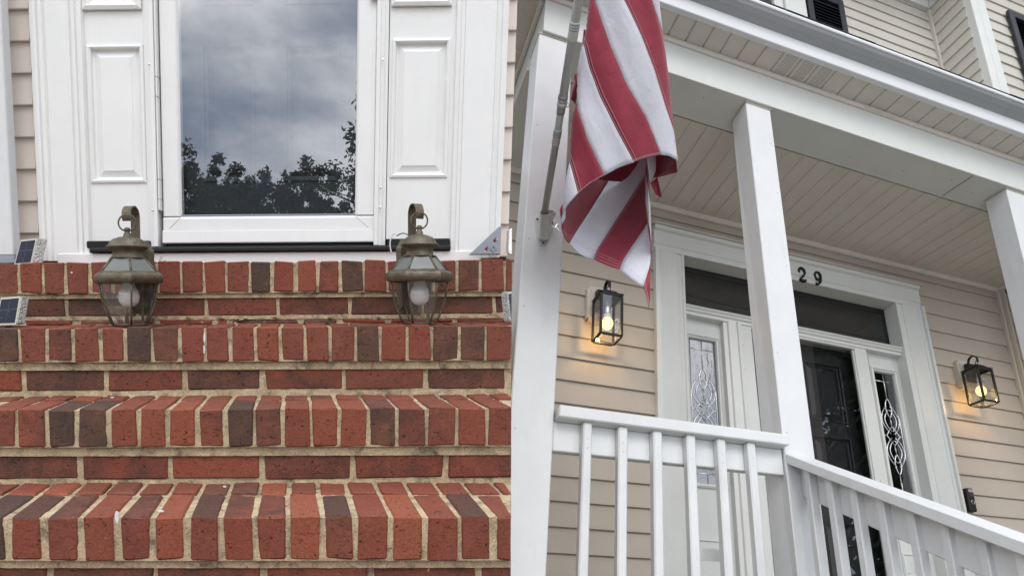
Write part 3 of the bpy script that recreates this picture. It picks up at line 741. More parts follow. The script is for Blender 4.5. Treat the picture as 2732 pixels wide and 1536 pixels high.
# solar step lights: a wedge with the cell on the sloping face and a prismatic lens at the side
def wedge(name, label, F, face, y0, y1, lens, mats=('beigep', 'solar', 'lens')):
    """face: four pixel corners TL,TR,BR,BL of the cell frame; lens: pixel offset of the side lens"""
    pts = []
    for i, (px, py) in enumerate(face):
        yy = y1 if i < 2 else y0
        x, u = F.pick(px, py, yy); pts.append(Vector((min(x, SEAM(yy)), yy, u)))
    dx, dp = lens
    back = []
    for i, p in enumerate(pts):
        b = p + Vector((dx, dp, 0)); b.x = min(b.x, SEAM(b.y)); back.append(b)
    base = (pts[2] + pts[3]) / 2
    t = thing(name, label, 'solar light', F, tuple(base))
    q = MB(); q.add(pts + back, [(0, 1, 2, 3), (4, 7, 6, 5), (0, 4, 5, 1), (1, 5, 6, 2), (2, 6, 7, 3), (3, 7, 4, 0)]); q.build('body', M[mats[0]], F, t)
    c = sum(pts, Vector()) / 4; nr = (pts[1] - pts[0]).cross(pts[3] - pts[0]).normalized()
    if nr.y > 0: nr = -nr
    q = MB(); ins = [c + (p - c) * .86 + nr * .002 for p in pts]; ou = [c + (p - c) * .86 - nr * .001 for p in pts]
    q.add(ins + ou, [(0, 1, 2, 3), (0, 4, 5, 1), (1, 5, 6, 2), (2, 6, 7, 3), (3, 7, 4, 0)]); q.build('cell', M[mats[1]], F, t)
    if dx > 0: s4 = [pts[1], pts[2], back[2], back[1]]
    else: s4 = [pts[0], pts[3], back[3], back[0]]
    c2 = sum(s4, Vector()) / 4; n2 = (s4[1] - s4[0]).cross(s4[3] - s4[0]).normalized()
    if n2.x * dx < 0: n2 = -n2
    q = MB(); ins = [c2 + (p - c2) * .9 + n2 * .003 for p in s4]; ou = [c2 + (p - c2) * .9 - n2 * .001 for p in s4]
    q.add(ins + ou, [(0, 1, 2, 3), (0, 4, 5, 1), (1, 5, 6, 2), (2, 6, 7, 3), (3, 7, 4, 0)]); q.build('lens', M[mats[2]], F, t)
    return t
wedge('solar_light', 'small solar light standing on the porch floor between the white post and the casing', FS, [(55, 629), (98, 625), (83, 694), (37, 697)], 2.27, 2.30, (.012, .032))
wedge('solar_light', 'small solar light at the left end of the tread that carries the lanterns', FS, [(2, 787), (55, 783), (42, 861), (-14, 862)], 2.10, 2.13, (.004, .03))
wedge('solar_light', 'small solar light with frosted lens at the right end of the lantern tread', FS, [(1356, 787), (1400, 785), (1410, 863), (1364, 863)], 2.10, 2.13, (-.016, .03))
wedge('solar_light', 'pale solar light on the porch floor at the far right, mostly cut off', FS, [(1360, 624), (1400, 622), (1410, 688), (1358, 686)], 2.30, 2.34, (-.004, .03), ('wht', 'wht', 'lens'))
# grey triangular back of another solar light leaning by the siding
tb = thing('solar_light_bracket', 'grey triangular plastic bracket with red keyholes leaning at the right casing', 'bracket', FS, (FS.pick(1295, 688, 2.33)[0], 2.33, uD1))
yb_ = 2.33; tri = [FS.pick(*p, yb_) for p in ((1251, 688), (1331, 617), (1337, 616), (1337, 620), (1335, 688))]
q = MB(); q.prism(tri, 1, yb_, yb_ + .03); bevel_smooth(q.build('plate', M['cgrey'], FS, tb), .002)
for (px, py) in ((1320, 652), (1297, 674)):
    x, u = FS.pick(px, py, yb_); q = MB(); q.lathe([(.0045, 0), (.0045, .002), (.002, .003)], (0, 0, 0), 10); q.v = [Vector((x + v.x, yb_ - v.z, u + v.y)) for v in q.v]
    k = MB(); k.box(x + .001, x + .006, yb_ - .0015, yb_, u + .002, u + .007); q.add(k.v, k.f); q.build('keyhole', M['redp'], FS, tb)
x, u = FS.pick(1316, 673, yb_)
q = MB(); q.lathe([(.010, 0), (.010, .003), (.007, .003), (.007, .0005)], (0, 0, 0), 4, 0, False); q.v = [Vector((x + v.x, yb_ - v.z, u + v.y)) for v in q.v]; q.build('mount_ring', M['cgrey'], FS, tb)
for px, py in ((1326, 650), (1294, 681)):
    x, u = FS.pick(px, py, yb_); q = MB(); q.lathe([(.0025, 0), (.0022, .0015), (.001, .002)], (0, 0, 0), 8); q.v = [Vector((x + v.x, yb_ - v.z, u + v.y)) for v in q.v]; q.build('screw', M['socket'], FS, tb)
# curled dry stem by the sill
x, u = FS.pick(428, 692, 2.28); sc = .00115
q = MB(); q.tube([(x + a * sc, 2.28, u + b * sc) for a, b in ((-6, -4), (-2, 2), (1, 10), (4, 12), (4, 6), (0, 0), (-3, -2), (5, -1), (14, 2))], .0006, 5)
tag(q.build('dry_stem', M['wire'], FS, None, smooth=True), 'thin curled dark stem at the base board beside the left lantern', 'stem')
# ================================================================== SECOND HOUSE
zW, zF = 3.281, 2.393
def iu(u, a, y):
    """height at a=2.3 of a level line measured at a"""
    r = u
    for _ in range(4): r = u - lerp(r / y, [.3, .61, .73, 1.06, 1.15], [.03, .003, .003, -.033, -.034]) * (a - 2.3)
    return r
rh = thing('house', 'beige sided house with covered white porch, house number 29 and storm door between leaded sidelights', 'house', FR, (2.5, zW, 0))
def B(name, m, parent, x0, x1, y0, y1, u0, u1, b=.002, color=None):
    q = MB(); q.box(x0, x1, y0, y1, u0, u1, b); return q.build(name, m, FR, parent, color=color)
# ---- lower siding
zS = zW + .022
ulines = [2.0 + .118 * k for k in range(5, -19, -1)]
for u1 in ulines:
    u0 = u1 - .118
    top = min(u1, 2.535)
    if top - u0 < .03: continue
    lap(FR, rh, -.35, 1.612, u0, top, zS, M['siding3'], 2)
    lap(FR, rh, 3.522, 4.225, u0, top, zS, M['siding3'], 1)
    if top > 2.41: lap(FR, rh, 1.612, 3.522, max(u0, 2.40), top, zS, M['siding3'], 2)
q = MB(); q.box(-.4, 1.7, zS + .03, zS + .1, -.3, 2.6); q.box(3.45, 4.3, zS + .03, zS + .1, -.3, 2.6); q.box(1.7, 3.45, zS + .03, zS + .1, 2.3, 2.6); q.build('sheathing', M['room'], FR, rh)
# side wall of the bay at the right end of the porch, running towards the street
aB = 4.235
def side_lap(u0, u1, y0, y1, a, m):
    q = MB(); q.prism([(a + .02, u1 + .012), (a + .001, u1 + .012), (a, u1), (a - .012, u0 + .005), (a - .012, u0), (a + .02, u0)], 1, y0, y1); return q.build('bay_siding_board', m, FR, rh)
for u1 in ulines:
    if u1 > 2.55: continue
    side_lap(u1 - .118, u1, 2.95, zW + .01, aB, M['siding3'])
B('corner_trim', M['cream2'], rh, 4.205, 4.24, zW - .012, zW + .02, 0, 2.535, .004)
B('corner_trim', M['cream2'], rh, aB - .016, aB, zW - .045, zW - .012, 0, 2.535, .004)
# ---- door surround
yC_ = zW
def pr(name, m, parent, prof, axis, t0, t1, n=1):
    q = MB(); q.prism(prof, axis, t0, t1, n); return q.build(name, m, FR, parent)
def jamb_profile(xo, xi, sg):
    w_ = abs(xi - xo); f = lambda t, y: (xo + sg * t, y)
    return [f(0, zW + .04), f(0, zW - .022), f(.020, zW - .024), f(.022, zW - .008), f(.030, zW - .003), f(.040, zW - .006), f(.044, zW), f(w_ - .05, zW), f(w_ - .046, zW + .006), f(w_ - .016, zW + .008), f(w_ - .012, zW), f(w_, zW), f(w_, zW + .12)]
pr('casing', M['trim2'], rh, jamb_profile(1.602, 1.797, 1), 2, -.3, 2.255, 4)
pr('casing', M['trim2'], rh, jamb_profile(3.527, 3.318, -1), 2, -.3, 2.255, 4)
pr('header', M['trim2'], rh, [(zW + .12, 2.25), (zW - .002, 2.25), (zW - .002, 2.262), (zW + .005, 2.268), (zW + .005, 2.285), (zW - .002, 2.290), (zW - .002, 2.372), (zW - .018, 2.378), (zW - .020, 2.400), (zW + .04, 2.402)], 0, 1.6025, 3.5265, 4)
B('drip_cap', M['cream2'], rh, 1.585, 3.545, zW - .030, zW + .03, 2.402, 2.414, .002)
pr('transom_bar', M['trim2'], rh, [(zW + .12, 1.968), (zW + .035, 1.966), (zW + .02, 1.958), (zW + .012, 1.945), (zW + .022, 1.936), (zW + .024, 1.928), (zW + .034, 1.922), (zW + .034, 1.905), (zW + .12, 1.90)], 0, 1.795, 3.32, 2)
# transom: dark glass in a thin black frame
tr = B('transom', M['black'], rh, 1.80, 3.315, zW + .105, zW + .115, 2.215, 2.25, .002)
B('transom_frame', M['black'], tr, 1.80, 1.812, zW + .105, zW + .115, 1.97, 2.214); B('transom_frame', M['black'], tr, 3.29, 3.315, zW + .105, zW + .115, 1.97, 2.214)
B('glass', M['glass2'], tr, 1.812, 3.29, zW + .109, zW + .112, 1.965, 2.216, 0)
B('room_lining', M['room'], rh, 1.70, 3.42, zW + .20, zW + .25, -.3, 2.4, 0)
# mullions and jambs
zP = zW + .08
for x0, x1, sg in ((2.058, 2.166, 1), (3.0585, 3.095, -1)):
    st = [(x0, zW + .12), (x0, zW + .045), (x0 + (x1 - x0) * .2, zW + .040), (x0 + (x1 - x0) * .25, zW + .028), (x0 + (x1 - x0) * .5, zW + .022), (x0 + (x1 - x0) * .55, zW + .032), (x0 + (x1 - x0) * .75, zW + .030), (x0 + (x1 - x0) * .78, zW + .020), (x1 - .002, zW + .020), (x1, zW + .026), (x1, zW + .12)]
    if sg < 0: st = [(x0 + x1 - x, y + .034) for x, y in st]
    pr('door_jamb', M['trim2'], rh, st, 2, -.3, 1.915, 2)
# leaded sidelights
def sidelight_r(x0, x1, gx0, gx1, gu0, gu1):
    q = MB()
    for r in ((x0, gx0, -.3, 1.915), (gx1, x1, -.3, 1.915), (gx0, gx1, gu1, 1.915), (gx0, gx1, .60, gu0)): q.box(r[0], r[1], zP, zP + .03, r[2], r[3])
    s = q.build('sidelight', M['trim2'], FR, rh)
    q = MB(); frame_ring(q, gx0 - .006, gx1 + .006, gu0 - .006, gu1 + .006, zP, 0, [(-.018, zP), (-.016, zP - .010), (-.008, zP - .015), (-.003, zP - .008), (.003, zP - .006), (.006, zP + .004), (.008, zP + .018)]); q.build('glass_moulding', M['trim2'], FR, s)
    q = MB(); frame_ring(q, gx0 - .012, gx1 + .012, -.1, .70, zP, 0, [(-.006, zP), (-.004, zP - .006), (.003, zP - .007), (.008, zP + .007), (.014, zP + .009), (.04, zP)]); 
    q.add([(gx0 + .028, zP, -.06), (gx1 - .028, zP, -.06), (gx1 - .028, zP, .66), (gx0 + .028, zP, .66)], [(0, 1, 2, 3)]); q.build('raised_panel', M['trim2'], FR, s)
    B('glass', M['wavy'], s, gx0, gx1, zP + .012, zP + .018, gu0, gu1, 0)
    # lead cames
    cx, cu, w_, h_ = (gx0 + gx1) / 2, (gu0 + gu1) / 2, gx1 - gx0, gu1 - gu0; yc = zP + .011
    def P2(s_, v): return (cx + s_ * w_, yc, cu - v * h_)
    def lens(cs, v0, v1, hw, side=0):
        L = []
        for sg in ((-1, 1) if side == 0 else (side,)):
            L.append([P2(cs + sg * hw * math.sin(math.pi * t / 12) ** .8, v0 + (v1 - v0) * t / 12) for t in range(13)])
        return L
    lines = [[P2(-.47, -.43), P2(.47, -.43)], [P2(0, -.5), P2(0, -.295)], [P2(-.47, .43), P2(.47, .43)], [P2(0, .295), P2(0, .5)], [P2(-.44, -.5), P2(-.44, .5)], [P2(.44, -.5), P2(.44, .5)]]
    for m_ in (-1, 1):
        lines += lens(0, -.295 * -m_ * -1, -.14 * -m_ * -1, .115) if False else lens(0, .295 * m_, .14 * m_, .14)
        for sg in (-1, 1):
            lines.append([P2(sg * (.08 + .33 * math.sin(math.pi * t / 14) ** .8), m_ * (.235 - .22 * t / 14)) for t in range(15)])
            lines.append([P2(sg * (.02 + .25 * math.sin(math.pi * t / 14) ** .85), m_ * (.205 - .17 * t / 14)) for t in range(15)])
            lines.append([P2(sg * .33, m_ * .16), P2(sg * .44, m_ * .155)])
        lines.append([P2(0, m_ * .14), P2(0, m_ * .075)])
    for sg in (-1, 1):
        lines.append([P2(0, -.075), P2(sg * .17, -.035), P2(sg * .31, 0), P2(sg * .17, .035), P2(0, .075)]); lines.append([P2(sg * .31, 0), P2(sg * .44, .002)])
    for L in lines:
        q = MB(); q.tube(L, .0027, 6); q.build('came', M['came'], FR, s, smooth=True)
    return s
sidelight_r(1.80, 2.06, 1.848, 2.022, .985, 1.79); sidelight_r(3.096, 3.32, 3.122, 3.276, .985, 1.79)
# storm door
sx0, sx1, su1 = 2.166, 3.058, 1.955; dx0, dx1, du1 = 2.243, 2.968, 1.892; yQ = zW + .04
q = MB(); q.box(sx0, dx0, yQ, yQ + .035, -.3, su1, .003); st_ = q.build('storm_door', M['trim2'], FR, rh)
B('stile', M['trim2'], st_, dx1, sx1, yQ, yQ + .035, -.3, su1, .003); B('top_rail', M['trim2'], st_, dx0, dx1, yQ + .0003, yQ + .0347, du1, su1 - .0003, .003); B('glass_bead', M['trim2'], st_, dx0, dx0 + .008, yQ + .008, yQ + .03, -.3, du1, .003)
B('glass_bead', M['trim2'], st_, dx1 - .008, dx1, yQ + .008, yQ + .03, -.3, du1, .003)
B('glass', M['glass2'], st_, dx0, dx1, yQ + .018, yQ + .022, -.3, du1, 0)
for u in (1.70, 1.28, .62):
    B('hinge', M['trim2'], st_, sx0 - .010, sx0 + .004, yQ - .018, yQ + .002, u - .07, u + .07, .003); 
    for k in (-.072, .071): B('hinge_joint', M['nail'], st_, sx0 - .010, sx0 + .004, yQ - .0165, yQ + .001, u + k, u + k + .002, 0)
B('hinge_gap', M['nail'], st_, sx0 - .0035, sx0 - .0005, yQ - .006, yQ + .004, -.3, su1, 0)
B('latch_plate', M['trim2'], st_, 3.0, 3.03, yQ - .006, yQ, .98, 1.10, .003); B('handle', M['came'], st_, 3.0, 3.03, yQ - .045, yQ - .02, 1.0, 1.012, .003)
# entry door
yE = zW + .13; xx = [2.20, 2.32, 2.575, 2.655, 2.91, 3.03]; uu = [-.3, .22, .85, .97, 1.34, 1.44, 1.80, 1.95]
q = MB()
for i in range(5):
    for j in range(7):
        if i in (1, 3) and j in (1, 3, 5): continue
        q.box(xx[i], xx[i + 1], yE, yE + .03, uu[j], uu[j + 1])
ed = q.build('entry_door', M['dark'], FR, rh)
for i in (1, 3):
    for j in (1, 3, 5):
        q = MB(); frame_ring(q, xx[i], xx[i + 1], uu[j], uu[j + 1], yE, 0, [(-.006, yE), (-.003, yE - .005), (.006, yE - .003), (.008, yE + .010), (.016, yE + .012), (.045, yE + .002)])
        q.add([(xx[i] + .045, yE + .002, uu[j] + .045), (xx[i + 1] - .045, yE + .002, uu[j] + .045), (xx[i + 1] - .045, yE + .002, uu[j + 1] - .045), (xx[i] + .045, yE + .002, uu[j + 1] - .045)], [(0, 1, 2, 3)]); q.build('raised_panel', M['dark'], FR, ed)
# house number
def ribbon(strokes, x0, u0, sc, y0, y1, name):
    q = MB()
    for st in strokes:
        n = len(st); pts = [Vector((x, z)) for x, z, _ in st]; L = []; Rr = []
        for i in range(n):
            d = (pts[min(i + 1, n - 1)] - pts[max(i - 1, 0)]).normalized(); nn = Vector((-d.y, d.x)); w_ = st[i][2] * .62 + .012
            L.append(pts[i] + nn * w_); Rr.append(pts[i] - nn * w_)
        vs = [(x0 + p.x * sc, y, u0 + p.y * sc) for y in (y0, y1) for p in L + Rr]
        m_ = 2 * n; fs = []
        for i in range(n - 1):
            fs += [(i, i + 1, n + i + 1, n + i), (m_ + i, m_ + n + i, m_ + n + i + 1, m_ + i + 1), (i, m_ + i, m_ + i + 1, i + 1), (n + i, n + i + 1, m_ + n + i + 1, m_ + n + i)]
        fs += [(0, n, m_ + n, m_), (n - 1, m_ + n - 1, m_ + 2 * n - 1, 2 * n - 1)]
        q.add(vs, fs)
    return q.build(name, M['black'], FR, rh)
def arc(cx, cz, rx, rz, a0, a1, n, w0, w1, w2=None):
    o = []
    for k in range(n + 1):
        t = k / n; a = R_(a0 + (a1 - a0) * t); w_ = w0 + (w1 - w0) * math.sin(math.pi * t) if w2 is None else w0 + (w1 - w0) * t
        o.append((cx + rx * math.cos(a), cz + rz * math.sin(a), w_))
    return o
two = [arc(.30, .70, .24, .26, 175, -35, 16, .07, .17) + [(.40, .44, .12), (.22, .24, .08), (.08, .08, .06)], [(.03, .06, .10), (.2, .075, .13), (.38, .05, .13), (.54, .06, .09), (.58, .20, .03)], arc(.10, .70, .035, .035, 0, 360, 10, .06, .06)]
nine = [arc(.32, .68, .215, .27, 90, 450, 24, .10, .10), arc(.30, .68, .25, .30, 60, -20, 6, .14, .15) + [(.53, .42, .14), (.46, .20, .11), (.32, .05, .07), (.15, .02, .06)], arc(.14, .07, .035, .035, 0, 360, 10, .05, .05)]
num_y = zW - .008
ribbon(two, 2.592, 2.250, .090, num_y, zW + .006, 'number_two'); ribbon(nine, 2.705, 2.250, .090, num_y, zW + .006, 'number_nine')
# ---- porch ceiling
uC_ = 2.542
for k in range(-6, 33):
    a0 = 1.611 + (k - 4) * .0985; a1 = a0 + .0985
    if a0 > 4.2: break
    y0, y1 = 2.61, zW + .01; a1 = min(a1, 4.23)
    q = MB(); q.prism(([(a0 + .0012, uC_ + .012), (a0 + .0012, uC_ + .004), (a0 + .004, uC_), (a1 - .012, uC_), (a1 - .007, uC_ + .003), (a1 - .0005, uC_ + .004), (a1 - .0005, uC_ + .012)] if k % 3 == 1 else [(a0 + .0009, uC_ + .012), (a0 + .0007, uC_ + .0026), (a0 + .005, uC_), (a1 - .009, uC_), (a1 - .004, uC_ + .0024), (a1 - .0005, uC_ + .0028), (a1 - .0006, uC_ + .012)]), 1, y0, y1, 1)
    q.build('ceiling_board', M['soffit'], FR, rh)
q = MB(); q.box(.70, 4.3, 2.61, zW + .03, uC_ + .013, uC_ + .03); q.build('ceiling_backing', M['soffit'], FR, rh)
pr('ceiling_trim', M['soffit'], rh, [(zW + .022, 2.56), (zW - .014, 2.56), (zW - .016, 2.532), (zW - .002, 2.520), (zW + .022, 2.520)], 0, .7, 4.235, 4)
q = MB(); q.prism([(aB, 2.56), (aB - .03, 2.56), (aB - .03, 2.532), (aB - .012, 2.52), (aB, 2.52)], 1, 2.6, zW - .016); q.build('ceiling_trim', M['soffit'], FR, rh)
# ---- beams
uB, uT = 2.54, 2.745; zB0, zB1 = 2.375, 2.60
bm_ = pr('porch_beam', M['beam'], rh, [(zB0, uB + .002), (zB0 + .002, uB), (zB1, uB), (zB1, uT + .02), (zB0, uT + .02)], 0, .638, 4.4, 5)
q = MB(); q.box(.638, .80, zB1 + .001, zW + .02, uB + .001, uT + .02, .002); q.build('side_beam', M['beam'], FR, rh)
for a, y in ((1.50, 2.45), (2.42, 2.52), (2.62, 2.56), (2.75, 2.50), (3.02, 2.46), (2.35, 2.60), (3.2, 2.50)):
    q = MB(); q.lathe([(.0022, 0), (.0028, -.001), (.0005, -.0012)], (a, y, uB - .0002), 8); q.build('nail', M['nail'], FR, bm_)
B('cladding_seam', M['nail'], bm_, 3.085, 3.088, 2.385, zB1 - .01, uB - .0006, uB + .001, 0)
# ---- front soffit, fascia, gutter, roof
zG = 2.205
sofl = [1.562 + .0995 * k for k in range(-10, 30)]
for i, a0 in enumerate(sofl):
    a1 = a0 + .0995
    if a0 < .52: continue
    q = MB(); q.prism([(a0 + .0012, uT + .012), (a0 + .0012, uT + .004), (a0 + .006, uT), (a1 - .012, uT), (a1 - .007, uT + .005), (a1 - .0005, uT + .006), (a1 - .0005, uT + .012)], 1, zG + .01, zB0 + .002); sp = q.build('soffit_panel', M['soffit'], FR, rh)
    if i in (13, 14, 15, 29, 30):
        q = MB()
        for r in range(15):
            for c in range(5):
                x = a0 + .022 + c * .0125; y = zG + .025 + r * .0092
                q.add([(x - .0028, y, uT - .0006), (x, y - .0028, uT - .0006), (x + .0028, y, uT - .0006), (x, y + .0028, uT - .0006)], [(0, 1, 2, 3)])
        q.build('vent_perforation', M['holes'], FR, sp, kind='stuff')
q = MB(); q.box(.3, 4.5, zG + .005, zB0 + .01, uT + .013, uT + .03); q.build('soffit_backing', M['soffit'], FR, rh)
pr('soffit_channel', M['soffit'], rh, [(zB0 + .001, uT - .028), (zB0 - .010, uT - .026), (zB0 - .016, uT - .012), (zB0 - .012, uT + .002), (zB0 + .001, uT + .002)], 0, .62, 4.4, 5)
B('channel_lap', M['soffit'], rh, 2.42, 2.62, zB0 - .0185, zB0 - .010, uT - .022, uT - .010, .001)
# side soffit left of the porch
for k in range(12):
    y0 = 2.22 + k * .1
    q = MB(); q.prism([(y0 + .0012, uT + .012), (y0 + .0012, uT + .004), (y0 + .006, uT), (y0 + .088, uT), (y0 + .094, uT + .006), (y0 + .0995, uT + .012)], 0, .30, .625); q.build('soffit_panel', M['soffit'], FR, rh)
q = MB(); q.box(.25, .64, 2.2, 3.4, uT + .013, uT + .03); q.build('soffit_backing', M['soffit'], FR, rh)
q = MB(); q.box(.618, .637, 2.40, zW + .02, uT - .03, uT + .003, .004); q.build('soffit_channel', M['soffit'], FR, rh)
pr('fascia', M['gutter'], rh, [(zG + .03, uT - .002), (zG + .003, uT - .003), (zG, uT), (zG, uT + .070), (zG + .03, uT + .070)], 0, .2, 4.6, 6)
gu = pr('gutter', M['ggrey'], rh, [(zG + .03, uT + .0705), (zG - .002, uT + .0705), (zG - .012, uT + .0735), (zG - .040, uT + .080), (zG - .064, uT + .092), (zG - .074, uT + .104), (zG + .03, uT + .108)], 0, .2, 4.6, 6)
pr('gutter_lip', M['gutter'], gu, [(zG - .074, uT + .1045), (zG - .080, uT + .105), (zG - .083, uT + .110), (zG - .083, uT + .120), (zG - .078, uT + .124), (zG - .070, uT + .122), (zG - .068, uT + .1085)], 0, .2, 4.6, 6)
for a in (.9, 1.9, 2.9, 3.9): pr('gutter_seam', M['nail'], gu, [(zG - .0025, uT + .0725), (zG - .066, uT + .0918), (zG - .0655, uT + .0925), (zG - .002, uT + .0735)], 0, a, a + .0015)
rf = pr('roof', M['shingle'], rh, [(zG - .078, uT + .1245), (zG - .078, uT + .1275), (zW + .03, uT + .65), (zW + .03, uT + .60), (zG + .03, uT + .126)], 0, .15, 4.7, 4)
for k in range(44):
    a0 = .16 + k * .103; j = random.uniform(0, .006)
    q = MB(); q.box(a0, a0 + .100, zG - .082 - j, zG + .05, uT + .1280, uT + .1305 + random.uniform(0, .002)); 
    for v in q.v: v.z += (v.y - (zG - .078)) * .46
    q.build('shingle', M['shingle'], FR, rf)
# ---- upper wall
zU = zW + .02
u_up = [iu(4.908, 4.18, zW) + .0986 * k for k in range(-18, 3)]
for u1 in u_up:
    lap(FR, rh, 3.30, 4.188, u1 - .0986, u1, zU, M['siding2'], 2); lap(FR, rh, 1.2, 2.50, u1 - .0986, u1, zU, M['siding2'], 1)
uFz = iu(5.015, 4.18, zW)
B('frieze_board', M['trim2'], rh, 1.2, 4.19, zW - .02, zW + .03, uFz, uFz + .18, .003)
B('upper_soffit', M['soffit'], rh, 1.2, 5.5, 2.75, zW + .03, uFz + .16, uFz + .19, .003)
B('corner_trim', M['cream2'], rh, 4.175, 4.205, zW - .016, zW + .02, 2.9, uFz, .004)
q = MB(); q.box(1.2, 4.3, zU + .03, zU + .1, 2.5, uFz + .3); q.build('sheathing', M['room'], FR, rh)
for k in range(-19, 3):
    u1 = u_up[0] + .0986 * (k + 18) + .035
    q = MB(); q.prism([(4.218, u1 + .012), (4.199, u1 + .012), (4.198, u1), (4.186, u1 - .0936), (4.186, u1 - .0986), (4.218, u1 - .0986)], 1, 2.985, zW - .004); q.build('bay_siding_board', M['siding2'], FR, rh)
B('frieze_board', M['trim2'], rh, 4.175, 4.20, 2.985, zW - .022, uFz + .001, uFz + .18, .003)
zO = 2.94
B('corner_post', M['trim2'], rh, 4.196, 4.345, zO - .012, zO + .05, 2.6, 5.6, .004); B('corner_post_bead', M['trim2'], rh, 4.262, 4.268, zO - .0145, zO - .0105, 2.6, 5.6, .001)
for k in range(-16, 8):
    u1 = iu(4.759, 4.355, zO) + .1025 * k
    lap(FR, rh, 4.345, 5.6, u1 - .1025, u1, zO + .012, M['siding2'], 1)
q = MB(); q.box(4.22, 5.7, zO + .05, zO + .1, -.3, 5.7); q.box(4.245, 4.3, zO, zW, -.3, 5.7); q.build('sheathing', M['room'], FR, rh)
# shutters and upper window
def shutter(a0, a1, u0, u1, y):
    s = B('shutter', M['navy'], rh, a0, a0 + .05, y - .03, y, u0, u1, .004)
    B('stile', M['navy'], s, a1 - .05, a1, y - .03, y, u0, u1, .004)
    B('top_rail', M['navy'], s, a0 + .05, a1 - .05, y - .029, y, u1 - .06, u1 - .0005, .004); B('bottom_rail', M['navy'], s, a0 + .05, a1 - .05, y - .029, y, u0 + .0005, u0 + .06, .004)
    n = int((u1 - u0 - .12) / .030)
    for k in range(n):
        uu_ = u0 + .06 + k * .030
        q = MB(); q.prism([(y - .026, uu_), (y - .022, uu_), (y - .002, uu_ + .034), (y - .006, uu_ + .034)], 0, a0 + .05, a1 - .05); q.build('slat', M['navy'], FR, s)
    B('backing', M['navy'], s, a0 + .03, a1 - .03, y - .001, y + .004, u0 + .02, u1 - .02, 0)
    return s
shutter(2.975, 3.315, 3.55, iu(4.738, 3.31, zW), zW + .006)
shutter(4.548, 4.90, 3.75, iu(4.785, 4.55, zO), zO - .006)
wf = B('upper_window', M['trim2'], rh, 2.78, 2.965, zW - .012, zW + .03, 3.4, 5.2, .004)
B('window_sash', M['trim2'], wf, 2.70, 2.779, zW + .012, zW + .05, 3.4, 5.2, .004); B('sill', M['trim2'], wf, 2.45, 2.97, zW - .03, zW + .03, 3.36, 3.40, .004)
B('glass', M['glass'], wf, 2.40, 2.70, zW + .04, zW + .044, 3.4, 5.2, 0); B('curtain', M['frost'], wf, 2.40, 2.70, zW + .06, zW + .065, 3.4, 5.2, 0)

# ---- porch posts
def post(a0, a1, label, u1=uB, cap=True, b=.004):
    t = thing('porch_post', label, 'post', FR, ((a0 + a1) / 2, zF + .07, 0), 'square white porch posts')
    q = MB(); q.box(a0, a1, zF, zF + .14, -.3, u1 - .001, b); sh = q.build('shaft', M['post'], FR, t)
    for x0, x1, y0, y1 in ((a0 - .003, a1 + .003, zF - .004, zF + .001), (a0 - .004, a0 + .001, zF + .001, zF + .143)):
        q = MB(); q.box(x0, x1, y0, y1, u1 - .007 - random.uniform(0, .003), u1 - .0004, .001); q.build('caulk_bead', M['cream2'], FR, sh)
    for k in range(5):
        q = MB(); uu_ = .9 + .38 * k + random.uniform(-.1, .1); xx_ = a0 + random.choice((.02, a1 - a0 - .02)); q.lathe([(.0035, 0), (.003, .0008), (.001, .001)], (0, 0, 0), 8); q.v = [Vector((xx_ + v.x, zF - .0002 - v.z, uu_ + v.y)) for v in q.v]; q.build('nail_head', M['cream2'], FR, sh)
    return t
p1_ = post(.625, .785, 'square white porch post carrying the flag pole bracket')
post(1.713, 1.853, 'square white porch post in front of the door, between level and sloping railing')
post(3.32, 3.47, 'square white porch post at the right edge before the bay wall')
# ---- level railing
rl = thing('porch_railing', 'white wooden porch railing with six balusters between the first two posts', 'railing', FR, (1.25, 2.40, -.1))
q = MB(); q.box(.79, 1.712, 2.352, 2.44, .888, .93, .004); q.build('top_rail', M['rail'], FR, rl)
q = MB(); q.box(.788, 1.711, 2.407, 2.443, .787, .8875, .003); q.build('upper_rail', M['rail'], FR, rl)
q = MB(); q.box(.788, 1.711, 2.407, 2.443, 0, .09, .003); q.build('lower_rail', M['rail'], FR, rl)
for a in (.8865, 1.022, 1.1576, 1.290, 1.4136, 1.539):
    q = MB(); q.box(a, a + .035, 2.370, 2.4065, .02, .8875, .005, .0008); bl = q.build('baluster', M['post'], FR, rl)
    for u in (.83, .80):
        q = MB(); q.lathe([(.004, 0), (.003, .0012), (.001, .0016)], (0, 0, 0), 8); q.v = [Vector((a + .018 + random.uniform(-.004, .004) + v.x, 2.3699 - v.z, u + v.y)) for v in q.v]; q.build('nail_head', M['post'], FR, bl)
# ---- stair railing, coming down towards the street
sr = thing('stair_railing', 'sloping white stair railing descending to the lower right from the middle post', 'railing', FR, (1.78, 1.4, -.6))
slope = .497
def su(y): return .868 + (y - 2.393) * slope       # top arris on the street side... rises into the porch
def sloped(name, a0, a1, d0, d1, y0, y1, m, par):
    q = MB(); q.box(a0, a1, y0, y1, 0, 1, .0)
    q = MB(); pf = []
    b = .004; sec = [(a0 + b, d0), (a1 - b, d0), (a1, d0 + b), (a1, d1 - b), (a1 - b, d1), (a0 + b, d1), (a0, d1 - b), (a0, d0 + b)]
    vs = [(a, y, su(y) + d) for y in (y0, y1) for a, d in sec]; n = 8
    q.add(vs, [tuple(range(n)), tuple(range(2 * n - 1, n - 1, -1))] + [(i, (i + 1) % n, n + (i + 1) % n, n + i) for i in range(n)])
    return q.build(name, m, FR, par)
sloped('top_rail', 1.715, 1.815, -.040, 0, .6, 2.392, M['rail'], sr)
sloped('upper_rail', 1.772, 1.808, -.160, -.041, .6, 2.39, M['rail'], sr)
sloped('lower_rail', 1.772, 1.808, -.84, -.75, .6, 2.39, M['rail'], sr)
